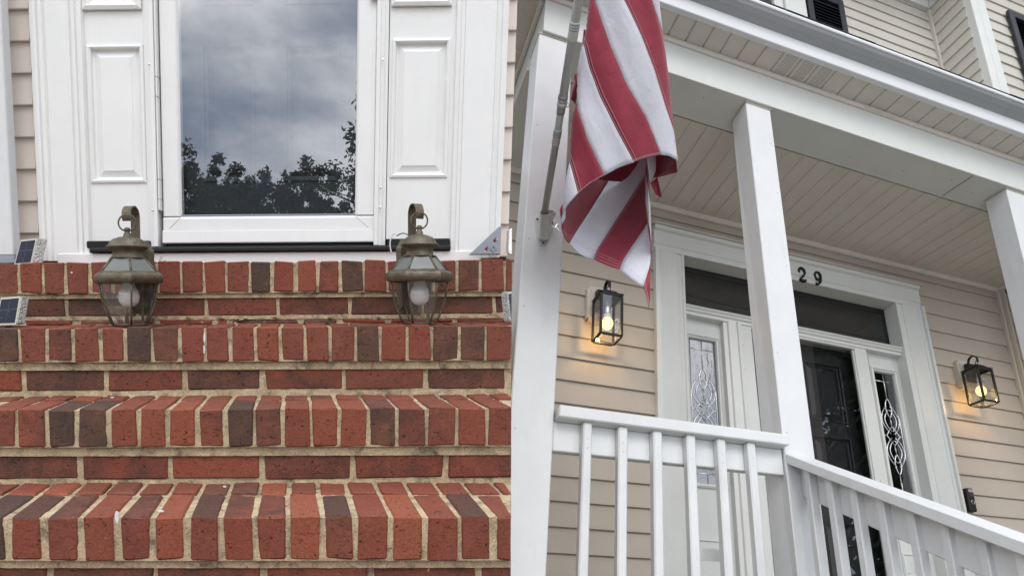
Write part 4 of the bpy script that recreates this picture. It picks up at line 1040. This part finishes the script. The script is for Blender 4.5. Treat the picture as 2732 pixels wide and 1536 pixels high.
for k in range(12):
    y1 = 2.327 - .1195 * k
    q = MB(); q.box(1.735, 1.7715, y1 - .033, y1, -.1, .5, .004, .0006)
    for v in q.v: v.z = su(v.y) + (-.0405 if v.z > .2 else -.80)
    bl = q.build('baluster', M['post'], FR, sr)

# ---- wall lanterns
def wall_lantern(a0, a1, y0, y1, label, pa0, pa1):
    t = thing('wall_lantern', label, 'lantern', FR, ((a0 + a1) / 2, (y0 + y1) / 2, 1.60), 'black box lanterns either side of the door')
    u0, u1 = 1.600, 1.815; r = .0062; cx, cy = (a0 + a1) / 2, (y0 + y1) / 2
    q = MB()
    pl = .012; pr_ = [(pa0 + pl, 1.735), (pa1 - pl, 1.735), (pa1 - pl, 1.747), (pa1, 1.747), (pa1, 1.912), (pa1 - pl, 1.912), (pa1 - pl, 1.925), (pa0 + pl, 1.925), (pa0 + pl, 1.912), (pa0, 1.912), (pa0, 1.747), (pa0 + pl, 1.747)]
    q.prism(pr_, 1, zW - .018, zW + .02); pl_ = q.build('mounting_block', M['cream2'], FR, t)
    q = MB(); q.box(pa0 + .02, pa1 - .02, zW - .026, zW - .0175, 1.755, 1.905, .003); q.build('block_face', M['cream2'], FR, pl_)
    q = MB(); q.box(pa0 + .04, pa1 - .015, zW - .06, zW - .0255, 1.775, 1.895, .006); q.build('back_plate', M['black'], FR, t)
    q = MB(); q.box((pa0 + pa1) / 2 - .005, (pa0 + pa1) / 2 + .025, y1 - .01, zW - .058, 1.80, 1.835, .004); q.build('arm', M['black'], FR, t)
    for x in (a0, a1):
        for y in (y0, y1):
            q = MB(); q.box(x - r, x + r, y - r, y + r, u0, u1, .0015); q.build('corner_bar', M['black'], FR, t)
    for u in (u0, u1):
        for (x0, x1, ya, yb) in ((a0 + r, a1 - r, y0 - r, y0 + r), (a0 + r, a1 - r, y1 - r, y1 + r), (a0 - r, a0 + r, y0 + r, y1 - r), (a1 - r, a1 + r, y0 + r, y1 - r)):
            q = MB(); q.box(x0, x1, ya, yb, u - r * .8, u + r * .8, .001); q.build('frame_bar', M['black'], FR, t)
    # stepped roof
    q = MB(); e = r + .002
    sec = [(0, u1 + .005), (0, u1 + .009), (.018, u1 + .016), (.032, u1 + .034), (.040, u1 + .037), (.046, u1 + .042)]
    vs = []
    for d, u in sec: vs += [(a0 - e + d, y0 - e + d, u), (a1 + e - d, y0 - e + d, u), (a1 + e - d, y1 + e - d, u), (a0 - e + d, y1 + e - d, u)]
    q.add(vs, [(3, 2, 1, 0)] + [(4 * i + k, 4 * i + (k + 1) % 4, 4 * i + 4 + (k + 1) % 4, 4 * i + 4 + k) for i in range(len(sec) - 1) for k in range(4)] + [tuple(4 * (len(sec) - 1) + k for k in range(4))]); q.build('roof', M['black'], FR, t)
    for x0, x1, ya, yb in ((a0 + r, a1 - r, y0 - .001, y0 + .001), (a0 + r, a1 - r, y1 - .001, y1 + .001), (a0 - .001, a0 + .001, y0 + r, y1 - r), (a1 - .001, a1 + .001, y0 + r, y1 - r)):
        q = MB(); q.box(x0, x1, ya, yb, u0 + r * .8, u1 - r * .8); q.build('glass_pane', M['lglass'], FR, t)
    # hook over the top
    ph = []
    for k in range(18):
        a = R_(200 - 15.5 * k); ph.append((cx - .0, cy + .026 - .024 * math.cos(a) * -1 * -1, 1.905 + .030 * math.sin(a)))
    ph = [(cx, zW - .06, 1.86)] + [(cx, cy + .012 + .034 * math.cos(R_(-20 + 14 * k)), 1.886 + .034 * math.sin(R_(-20 + 14 * k))) for k in range(17)]
    ph[0] = (cx, cy + .042, 1.83)
    q = MB(); q.strap(ph, (1, 0, 0), .017, .0035); q.build('hook', M['black'], FR, t)
    q = MB(); q.tube([(cx + .010 * math.cos(R_(30 * k)), cy - .012, 1.868 + .012 * math.sin(R_(30 * k))) for k in range(13)], .0022, 6, False); q.build('ring', M['black'], FR, t, smooth=True)
    # bulb
    ub_ = 1.682
    q = MB(); q.lathe([(.002, -.031), (.012, -.029), (.022, -.022), (.029, -.010), (.031, .002), (.0285, .014), (.022, .024), (.020, .027)], (cx, cy, ub_), 24); q.build('bulb', M['lit'], FR, t, smooth=True)
    q = MB(); q.lathe([(.020, .027), (.0185, .036), (.0165, .050), (.0135, .052)], (cx, cy, ub_), 20); q.build('bulb_collar', M['wht'], FR, t, smooth=True)
    q = MB(); q.lathe([(.0135, .052), (.014, .058), (.0135, .064), (.014, .070), (.0135, .080), (.010, .133)], (cx, cy, ub_), 16); q.build('socket', M['socket'], FR, t, smooth=True)
    ld = bpy.data.lights.new('bulb_light', 'POINT'); ld.energy = 1.15; ld.color = (1, .60, .22); ld.shadow_soft_size = .012
    lo = bpy.data.objects.new('bulb_light', ld); C.objects.link(lo); lo.parent = t; lo.location = FR.P(cx, cy, ub_ - .046) - Vector(t['_c'])
    return t
wall_lantern(1.222, 1.336, 3.112, 3.226, 'lit black box lantern on the siding below the flag', 1.198, 1.335)
wall_lantern(3.683, 3.795, 3.112, 3.222, 'lit black box lantern on the siding right of the door', 3.700, 3.835)
# ---- doorbell
db = thing('doorbell', 'narrow dark video doorbell on the siding at the right door casing', 'doorbell', FR, (3.585, zW, .96))
q = MB(); q.box(3.553, 3.606, zW - .028, zW + .02, .945, 1.082, .006); q.build('body', M['black'], FR, db)
q = MB(); q.box(3.565, 3.598, zW - .0305, zW - .0275, 1.03, 1.052, .001); q.build('sensor_window', M['bell'], FR, db)
q = MB(); q.box(3.563, 3.600, zW - .0305, zW - .0275, 1.056, 1.074, .001); q.build('camera_window', M['cgrey'], FR, db)
q = MB(); q.tube([(3.582 + .0105 * math.cos(R_(20 * k)), zW - .029, .998 + .0115 * math.sin(R_(20 * k))) for k in range(19)], .0016, 6, False); q.build('button_ring', M['came'], FR, db, smooth=True)
# ================================================================== FLAG AND POLE
def ray(px, py, d): return cam2w(Vector(((px - CX) / FPX, (py - CY) / FPX, 1)) * d)
FWI = FR.rot.transposed()
def toF(wp): return FWI @ (wp - Vector((0, 0, CAMH)))          # world -> porch frame (orthonormal)
class Ortho(Frame):
    def __init__(s, F): s.rot = F.rot
    def P(s, x, y, u): return Vector((x, y, u))
FO = Ortho(FR)
pb0, pb1 = FR.P(.705, 2.372, 1.60), None
pole = thing('flag_pole', 'grey metal flag pole leaning out from a bracket on the first porch post', 'flag pole', FR, (.705, 2.39, 1.55))
A0 = toF(ray(1449, 592, 2.90)); A1 = toF(ray(1547, -20, 2.27)); A2 = A1 + (A1 - A0) * .55
def pp(t): return A0 + (A2 - A0) * t
q = MB(); q.tube([pp(0), pp(.20), pp(.36)], .0128, 16); q.build('lower_tube', M['pole'], FO, pole, smooth=True)
q = MB(); q.tube([pp(.345), pp(.352), pp(.50), pp(1)], [.0140, .0146, .0146, .0146], 16); q.build('upper_tube', M['pole'], FO, pole, smooth=True)
for t0, t1, r in ((.255, .30, .0142), (.365, .375, .0175), (.378, .392, .0162), (.535, .58, .0160)):
    q = MB(); q.tube([pp(t0), pp(t0 + .002), pp(t1 - .002), pp(t1)], [r - .001, r, r, r - .001], 16); cl = q.build('collar', M['alu'], FO, pole, smooth=True)
    if r < .017:
        for k in range(3):
            tt = t0 + (t1 - t0) * (.55 + .15 * k); q = MB(); q.tube([pp(tt), pp(tt + .003)], r + .0006, 16); q.build('groove_ring', M['cgrey'], FO, cl, smooth=True)
dp = (A2 - A0).normalized(); sdv = dp.cross(Vector((0, -1, 0))).normalized()
q = MB(); c0 = pp(.372) + Vector((.017, 0, 0)); q.tube([c0 + Vector((.008 * math.cos(R_(30 * k)), 0, .010 * math.sin(R_(30 * k)))) for k in range(13)], .0016, 6, False); q.build('snap_ring', M['socket'], FO, pole, smooth=True)
br = thing('flag_bracket', 'white cast bracket holding the flag pole, screwed to the first porch post', 'bracket', FR, (.70, zF, 1.50))
pl = [(.662, 1.655), (.668, 1.664), (.69, 1.668), (.722, 1.668), (.742, 1.655), (.738, 1.62), (.728, 1.575), (.715, 1.548), (.700, 1.540), (.688, 1.548), (.676, 1.575), (.668, 1.61)]
q = MB(); q.prism(pl, 1, zF - .006, zF); bevel_smooth(q.build('plate', M['alu'], FR, br), .002)
s0 = FR.P(.701, zF - .014, 1.572); s1 = A0 + (A2 - A0) * .035
q = MB(); q.tube([s0, s0 + (s1 - s0) * .12, s1 - (s1 - s0) * .04, s1], [.0175, .0185, .0175, .0165], 18, False)
q.tube([s0, s0 + (s1 - s0) * .12, s1], [.001, .0145, .0145], 18, False); q.build('socket', M['alu'], FO, br, smooth=True)
e0 = FR.P(.706, zF - .02, 1.615); ed_ = (FR.P(.712, zF - .075, 1.652) - e0)
q = MB(); q.tube([e0, e0 + ed_ * .75, e0 + ed_ * .8, e0 + ed_], [.0145, .0145, .017, .0172], 18, False); q.tube([e0 + ed_ * 1.001, e0 + ed_ * .4], [.0172, .0125], 18, False); q.tube([e0 + ed_ * .45, e0 + ed_ * .4], [.0125, .001], 18, False); q.build('second_socket', M['alu'], FO, br, smooth=True)
for a, u in ((.672, 1.652), (.702, 1.552), (.734, 1.652)):
    q = MB(); q.lathe([(.0042, 0), (.0038, .0022), (.001, .003)], (0, 0, 0), 10); q.v = [Vector((a + v.x, zF - .006 - v.z, u + v.y)) for v in q.v]; q.build('screw', M['nail'], FR, br)
q = MB(); wc = FR.P(.728, zF - .03, 1.618); q.tube([wc, wc + Vector((.016, -.004, -.006))], .003, 8); q.tube([wc + Vector((.012, -.003, .004)), wc + Vector((.026, -.006, -.018))], .0028, 6); q.tube([wc + Vector((.010, -.003, -.004)), wc + Vector((.020, -.005, .012))], .0035, 6); q.build('wing_screw', M['socket'], FO, br)

# flag: sewn stripes that follow one continuous fall of cloth
fl = thing('flag', 'red and white striped flag hanging in folds from the pole', 'flag', FR, (.95, 2.2, 1.6))
def interp(poly, y):
    if y <= poly[0][1]: 
        (x0, y0), (x1, y1) = poly[0], poly[1]; return x0 + (x1 - x0) * (y - y0) / (y1 - y0)
    for (x0, y0), (x1, y1) in zip(poly, poly[1:]):
        if y <= y1: return x0 + (x1 - x0) * (y - y0) / (y1 - y0)
    (x0, y0), (x1, y1) = poly[-2], poly[-1]; return x1 + (x1 - x0) * (y - y1) / (y1 - y0)
z1 = lambda L: [(1360 + .4144 * x, .4144 * y) for x, y in L]
left_e = z1([(545, -250), (520, -60), (508, 30), (486, 210), (455, 330), (436, 430), (432, 560), (425, 680), (400, 760), (389, 900), (384, 1040), (365, 1130), (342, 1260), (334, 1390), (332, 1480)])
right_e = z1([(940, -250), (957, -60), (968, 60), (985, 200), (1005, 350), (1025, 500), (1042, 700), (1056, 830), (1072, 960), (1084, 1040), (1088, 1100)])
# stripe boundaries from the hem upwards
bnd = [z1([(180, 600), (250, 900), (300, 1150), (334, 1400)]),
       z1([(170, 250), (250, 560), (330, 860), (385, 1040), (440, 1245)]),
       z1([(240, -200), (300, 180), (370, 480), (430, 680), (500, 900), (610, 1130)]),
       z1([(300, -300), (400, 40), (480, 300), (510, 430), (580, 620), (690, 840), (800, 1045)]),
       z1([(440, -300), (545, 0), (580, 100), (650, 300), (750, 540), (880, 760), (975, 998)]),
       z1([(600, -300), (735, 0), (780, 90), (850, 240), (930, 450), (1000, 680), (1058, 850), (1084, 1036)]),
       z1([(790, -300), (915, 0), (945, 90), (985, 210), (1060, 480), (1130, 760)]),
       z1([(960, -300), (1060, 0), (1130, 260)])]
hem = z1([(334, 1395), (372, 1320), (440, 1245), (520, 1180), (610, 1130), (700, 1080), (800, 1045), (890, 1015), (975, 998), (1030, 1005), (1084, 1036), (1120, 1080)])
def hem_y(x):
    for (x0, y0), (x1, y1) in zip(hem, hem[1:]):
        if x0 <= x <= x1: return y0 + (y1 - y0) * (x - x0) / (x1 - x0)
    return hem[0][1] if x < hem[0][0] else hem[-1][1]
def front(px, py):
    """pixel in the flat fall -> point on the bulging fold; cloth past an edge turns round behind"""
    l, r = interp(left_e, py), interp(right_e, py); d = 2.39 + .00022 * py; h = (r - l) / 2; c = (l + r) / 2
    n = (px - c) / h; dep = d
    if abs(n) <= 1:
        dep -= .055 * math.sqrt(max(0, 1 - n * n)) - .055
        x = px
    else:
        ov = (abs(n) - 1) * h; x = c + math.copysign(h - ov * .25 * (1 if n < 0 else .5), n); dep += .055 + ov / FPX * 2.3
    dep += .006 * math.sin(px * .035 + py * .008) + .004 * math.sin(px * .06 - py * .022)
    return toF(ray(x, py, dep))
def sheet(rows, m, name, par):
    nr_, nc = len(rows), len(rows[0]); q = MB()
    q.add([p for r in rows for p in r], [(i * nc + j, i * nc + j + 1, (i + 1) * nc + j + 1, (i + 1) * nc + j) for i in range(nr_ - 1) for j in range(nc - 1)])
    o = q.build(name, m, FO, par, smooth=True)
    sd = o.modifiers.new('thick', 'SOLIDIFY'); sd.thickness = .0009; sd.offset = 0
    return o
cols = ['white', 'red', 'white', 'red', 'white', 'red', 'white']
NT, NSs = 64, 7
def thread(pts, m, par):
    q = MB(); q.tube(pts, .00055, 4); q.build('seam', m, FO, par)
for k in range(7):
    L0, L1 = bnd[k], bnd[k + 1]; rows = []; 
    for j in range(NSs + 1):
        s = j / NSs; row = []
        x1_, y1_ = L0[-1][0] + (L1[-1][0] - L0[-1][0]) * s, L0[-1][1] + (L1[-1][1] - L0[-1][1]) * s
        if x1_ <= 1809.5 and k < 5: y1_ = hem_y(x1_)
        ytop_ = -420 if k > 1 else max(-420, L0[0][1])
        for t in range(NT + 1):
            y = ytop_ + (y1_ - ytop_) * t / NT
            x = interp(L0, y) + (interp(L1, y) - interp(L0, y)) * s
            if t == NT: x = x1_
            elif t > NT - 6: x += (x1_ - (interp(L0, y1_) + (interp(L1, y1_) - interp(L0, y1_)) * s)) * (t - NT + 6) / 6
            row.append(front(x, y))
        rows.append(row)
    st = sheet(rows, M[cols[k]], 'stripe', fl)
    off = lambda p: p + (toF(ray(CX, CY, 0)) - p).normalized() * .0012
    if k in (1, 3, 5):
        e_ = rows[1]; thread([off(rows[0][t] * .72 + rows[1][t] * .28) for t in range(NT + 1)], M['thr_w'], st); thread([off(rows[0][t] * .1 + rows[1][t] * .9) for t in range(NT + 1)], M['thr_w'], st)
    for dd in (1, 2):
        thread([off(rows[j][NT] * (1 - .26 * dd) + rows[j][NT - 1] * (.26 * dd)) for j in range(NSs + 1)], M['thr_w' if cols[k] == 'red' else 'thr_g'], st)
# back of the cloth seen under the hem, sweeping down to the tail
z6 = lambda L: [(1480 + .3177 * x, 380 + .3177 * y) for x, y in L]
bb_ = [z6([(330, 60), (40, 560), (52, 640), (58, 740), (72, 780)]),
       z6([(560, 130), (500, 250), (300, 570), (155, 790), (125, 848)]),
       z6([(860, 130), (760, 270), (560, 580), (420, 800), (355, 900), (325, 978)]),
       z6([(960, 250), (805, 500), (800, 640), (745, 735), (650, 870), (575, 985), (545, 1066)]),
       z6([(1000, 500), (812, 830), (813, 930), (800, 1030), (770, 1130), (742, 1214)]),
       z6([(960, 700), (816, 960), (815, 1060), (806, 1200), (800, 1330), (790, 1398)])]
def resample(L, n):
    ds = [0]
    for a, b in zip(L, L[1:]): ds.append(ds[-1] + math.hypot(b[0] - a[0], b[1] - a[1]))
    o = []
    for k in range(n + 1):
        d = ds[-1] * k / n
        for i in range(len(L) - 1):
            if d <= ds[i + 1] + 1e-9:
                t = (d - ds[i]) / max(1e-9, ds[i + 1] - ds[i]); o.append((L[i][0] + (L[i + 1][0] - L[i][0]) * t, L[i][1] + (L[i + 1][1] - L[i][1]) * t)); break
    return o
def back(px, py, s):
    edge = interp(z6([(800, 430), (806, 620), (814, 850), (806, 1000), (800, 1330), (790, 1400)]), py)
    tt = min(1, max(0, (760 - py) / 330)); d = 2.62 + .48 * tt * math.sin(math.pi * min(1, max(0, (px - 1495) / 262))) ** .6
    l_ = 1500
    d -= .07 * max(0, 1 - (px - 1497) / 90)
    if px > edge: d += (px - edge) / FPX * 2.5; px = edge - (px - edge) * .2
    d += .008 * math.sin(px * .05 + py * .012)
    return toF(ray(px, py, d))
cols2 = ['red', 'white', 'red', 'white', 'red']
for k in range(5):
    P0, P1 = resample(bb_[k], 30), resample(bb_[k + 1], 30); rows = []
    for j in range(7):
        s = j / 6; row = []
        for t in range(31):
            x = P0[t][0] + (P1[t][0] - P0[t][0]) * s; y = P0[t][1] + (P1[t][1] - P0[t][1]) * s
            if t == 30: y += [4, 10, 3, 0, -6][k] * math.sin(math.pi * s)
            row.append(back(x, y, s))
        rows.append(row)
    st = sheet(rows, M[cols2[k]], 'stripe', fl)
    for dd in (.5, 1.2, 1.9):
        i0 = int(dd); f_ = dd - i0
        thread([off(rows[j][30 - i0] * (1 - f_) + rows[j][29 - i0] * f_) for j in range(7)], M['thr_w' if cols2[k] == 'red' else 'thr_g'], st)
    if k in (2,):
        thread([off(rows[0][t] * .75 + rows[1][t] * .25) for t in range(31)], M['thr_w'], st)
# fold of the fly end tucked behind on the right
def patch(pts4, m, dep, n=8, bul=.02):
    P = z6(pts4); rows = []
    for i in range(n + 1):
        row = []
        for j in range(n + 1):
            s, t = i / n, j / n
            x = (P[0][0] * (1 - s) + P[1][0] * s) * (1 - t) + (P[3][0] * (1 - s) + P[2][0] * s) * t
            y = (P[0][1] * (1 - s) + P[1][1] * s) * (1 - t) + (P[3][1] * (1 - s) + P[2][1] * s) * t
            row.append(toF(ray(x, y, dep[0] + (dep[1] - dep[0]) * s + bul * math.sin(math.pi * s) + .004 * math.sin(9 * t))))
        rows.append(row)
    return sheet(rows, m, 'stripe', fl)
patch([(845, 60), (1032, 120), (1000, 190), (845, 296)], M['red'], (2.80, 2.60), bul=.05)
patch([(770, 90), (852, 80), (848, 235), (800, 352)], M['white'], (2.70, 2.78), bul=.015)
patch([(803, 340), (862, 290), (900, 462), (850, 440)], M['red'], (2.70, 2.70), bul=.01)
# added inner sheet behind the front stripes, keeps light out of the fold
rows = []
for i in range(13):
    s = i / 12; row = []
    for j in range(17):
        y = -420 + 880 * j / 16; l, r = interp(left_e, y), interp(right_e, y); x = l + 4 + (r - l - 8) * s
        row.append(toF(ray(x, y + 25 * math.sin(math.pi * s) * (j / 16), 2.535 + .00016 * y + .40 * math.sin(math.pi * s) ** .6)))
    rows.append(row)
sheet(rows, M['red'], 'stripe', fl)
# outer edge of the cloth turning forward at the left
patch([(52, 600), (92, 560), (90, 640), (52, 700)], M['white'], (2.58, 2.60), bul=.0)
# gathered cloth beside the pole
def gather(P, m, d):
    P = z1(P); rows = []
    for s in range(5):
        row = []
        for t in range(9):
            a = t / 8
            x = (P[0][0] + (P[3][0] - P[0][0]) * a) * (1 - s / 4) + (P[1][0] + (P[2][0] - P[1][0]) * a) * s / 4
            y = (P[0][1] + (P[3][1] - P[0][1]) * a) * (1 - s / 4) + (P[1][1] + (P[2][1] - P[1][1]) * a) * s / 4
            row.append(toF(ray(x, y, d + .012 * math.sin(s * 1.6 + a * 5))))
        rows.append(row)
    return sheet(rows, m, 'stripe', fl)
gather([(478, 190), (505, 200), (475, 350), (455, 360)], M['red'], 2.60)
gather([(418, 480), (445, 470), (440, 690), (395, 640)], M['red'], 2.66)
gather([(455, 330), (500, 300), (480, 560), (432, 520)], M['white'], 2.64)

# ================================================================== TREES ROUND THE YARD (mirrored in the panes)
def tree(name, label, base, h, cr, n, seed, crown_lo=.3, leaf=.11, group='trees standing across the yard', squash=1.0, ncl=70):
    rnd = random.Random(seed); t = thing(name, label, 'tree', None, base, group)
    b0 = Vector(base); q = MB(); top = b0 + Vector((rnd.uniform(-.3, .3), rnd.uniform(-.3, .3), h * .8))
    q.tube([b0 + (top - b0) * k / 6 + Vector((rnd.uniform(-.08, .08), rnd.uniform(-.08, .08), 0)) for k in range(7)], [h * .022 * (1 - .13 * k) for k in range(7)], 9); limbs = []
    for k in range(9):
        s = b0 + (top - b0) * rnd.uniform(crown_lo, .95); a = rnd.uniform(0, 6.28); e_ = s + Vector((math.cos(a) * cr * .8, math.sin(a) * cr * .8, rnd.uniform(.1, .9) * cr * .7)); limbs.append((s, e_))
        q.tube([s, (s + e_) / 2 + Vector((0, 0, .1)), e_], [h * .009, h * .006, h * .002], 6)
    q.build('trunk', M['bark'], None, t, smooth=True)
    q = MB(); cl = []
    cz = h * (1 + crown_lo) / 2; hz = h * (1 - crown_lo) / 2
    for k in range(ncl):
        while True:
            v = Vector((rnd.uniform(-1, 1), rnd.uniform(-1, 1), rnd.uniform(-1, 1)))
            if .3 < v.length < 1: break
        cl.append((b0 + Vector((v.x * cr * squash, v.y * cr, cz + v.z * hz)), rnd.uniform(.16, .34) * cr))
    for k in range(n):
        c, r = rnd.choice(cl); d = Vector((rnd.gauss(0, 1), rnd.gauss(0, 1), rnd.gauss(0, 1))).normalized() * r * rnd.uniform(.35, 1.05)
        p = c + d; a = Vector((rnd.gauss(0, 1), rnd.gauss(0, 1), rnd.gauss(0, 1))).normalized(); b_ = a.orthogonal().normalized(); l = leaf * rnd.uniform(.6, 1.3)
        q.add([p - a * l, p + b_ * l * .45, p + a * l, p - b_ * l * .45], [(0, 1, 2, 3)])
    q.build('crown', M['leaf'], None, t)
    return t
def mirror_left(px, py, D):
    """where the ray through a pixel of the left door glass goes after mirroring, D behind the camera"""
    qv = FL.inv @ Vector(((px - CX) / FPX, (py - CY) / FPX, 1)); t = (2 * yGl + D) / qv[1]
    return FL.rot @ Vector((qv[0] * t, -D, qv[2] * t)) + Vector((0, 0, CAMH))
for i, (px, py, D, cr) in enumerate(((505, 345, 15, 1.0), (585, 400, 16, .9), (655, 405, 15, .75), (715, 470, 18, 1.2), (790, 405, 16, .95), (865, 425, 17, .9), (925, 470, 16, 1.0), (440, 380, 17, 1.4), (1010, 400, 17, 1.4))):
    w_ = mirror_left(px, py, D); tree('yard_tree', ['slender', 'bushy', 'narrow', 'low', 'round', 'loose', 'shrubby', 'spreading', 'broad'][i] + ' green tree mirrored dark in the storm door glass', (w_.x, w_.y, 0), w_.z, cr, 7500, 20 + i, .12, .068)
w_ = mirror_left(1052, 150, 9); tree('yard_tree', 'near tree whose branches hang into the right side of the mirrored view', (w_.x, w_.y, 0), w_.z, .80, 2600, 51, .40, .06)
# taller trees to the right, mirrored by the second house
def mirror_right(a, u):
    p = FR.W(FR.P(a, zW + .05, u)); d = (p - Vector((0, 0, CAMH))).normalized(); n = -FR.Yo
    return p, d - n * (2 * d.dot(n))
for i, (th, dist, h_, c_) in enumerate(((99.5, 19, 17.5, 4.5), (82, 22, 17, 4.6), (93, 27, 22, 5.4))):
    c = Vector((1.8 + dist * math.sin(R_(th)), 4.2 + dist * math.cos(R_(th)), 0))
    tree('tall_tree', ['tall dense tree on the right of the yard mirrored in the dark door pane', 'tall spreading tree farther right across the yard', 'tallest tree behind the dense one on the right'][i], c, h_, c_, 42000, 70 + i, .06, .19, 'tall trees on the right', 1.0, 190)
# treeline added all round to block low sky and darken the porch ceiling
q = MB(); rnd = random.Random(5)
for k in range(26000):
    a = rnd.uniform(0, 2 * math.pi); rad = rnd.uniform(30, 42); hh = 9 + 3.5 * noise.noise(Vector((math.cos(a) * 4, math.sin(a) * 4, 0))) + 1.2 * noise.noise(Vector((math.cos(a) * 17, math.sin(a) * 17, 3)))
    dirn = abs(math.atan2(math.sin(a + math.pi / 2), math.cos(a + math.pi / 2)))
    if dirn < .55: hh *= .42
    z = hh * rnd.random() ** .6; p_ = Vector((rad * math.cos(a), rad * math.sin(a), z)); n_ = Vector((rnd.gauss(0, 1), rnd.gauss(0, 1), rnd.gauss(0, 1))).normalized(); b_ = n_.orthogonal().normalized(); l = rnd.uniform(.35, .8)
    q.add([p_ - n_ * l, p_ + b_ * l * .7, p_ + n_ * l, p_ - b_ * l * .7], [(0, 1, 2, 3)])
tw = q.build('added_treeline', M['leaf']); tag(tw, 'unseen ring of dark green trees added to block low sky light', 'wood', kind='stuff')

for o in bpy.data.objects:
    if '_c' in o: del o['_c']
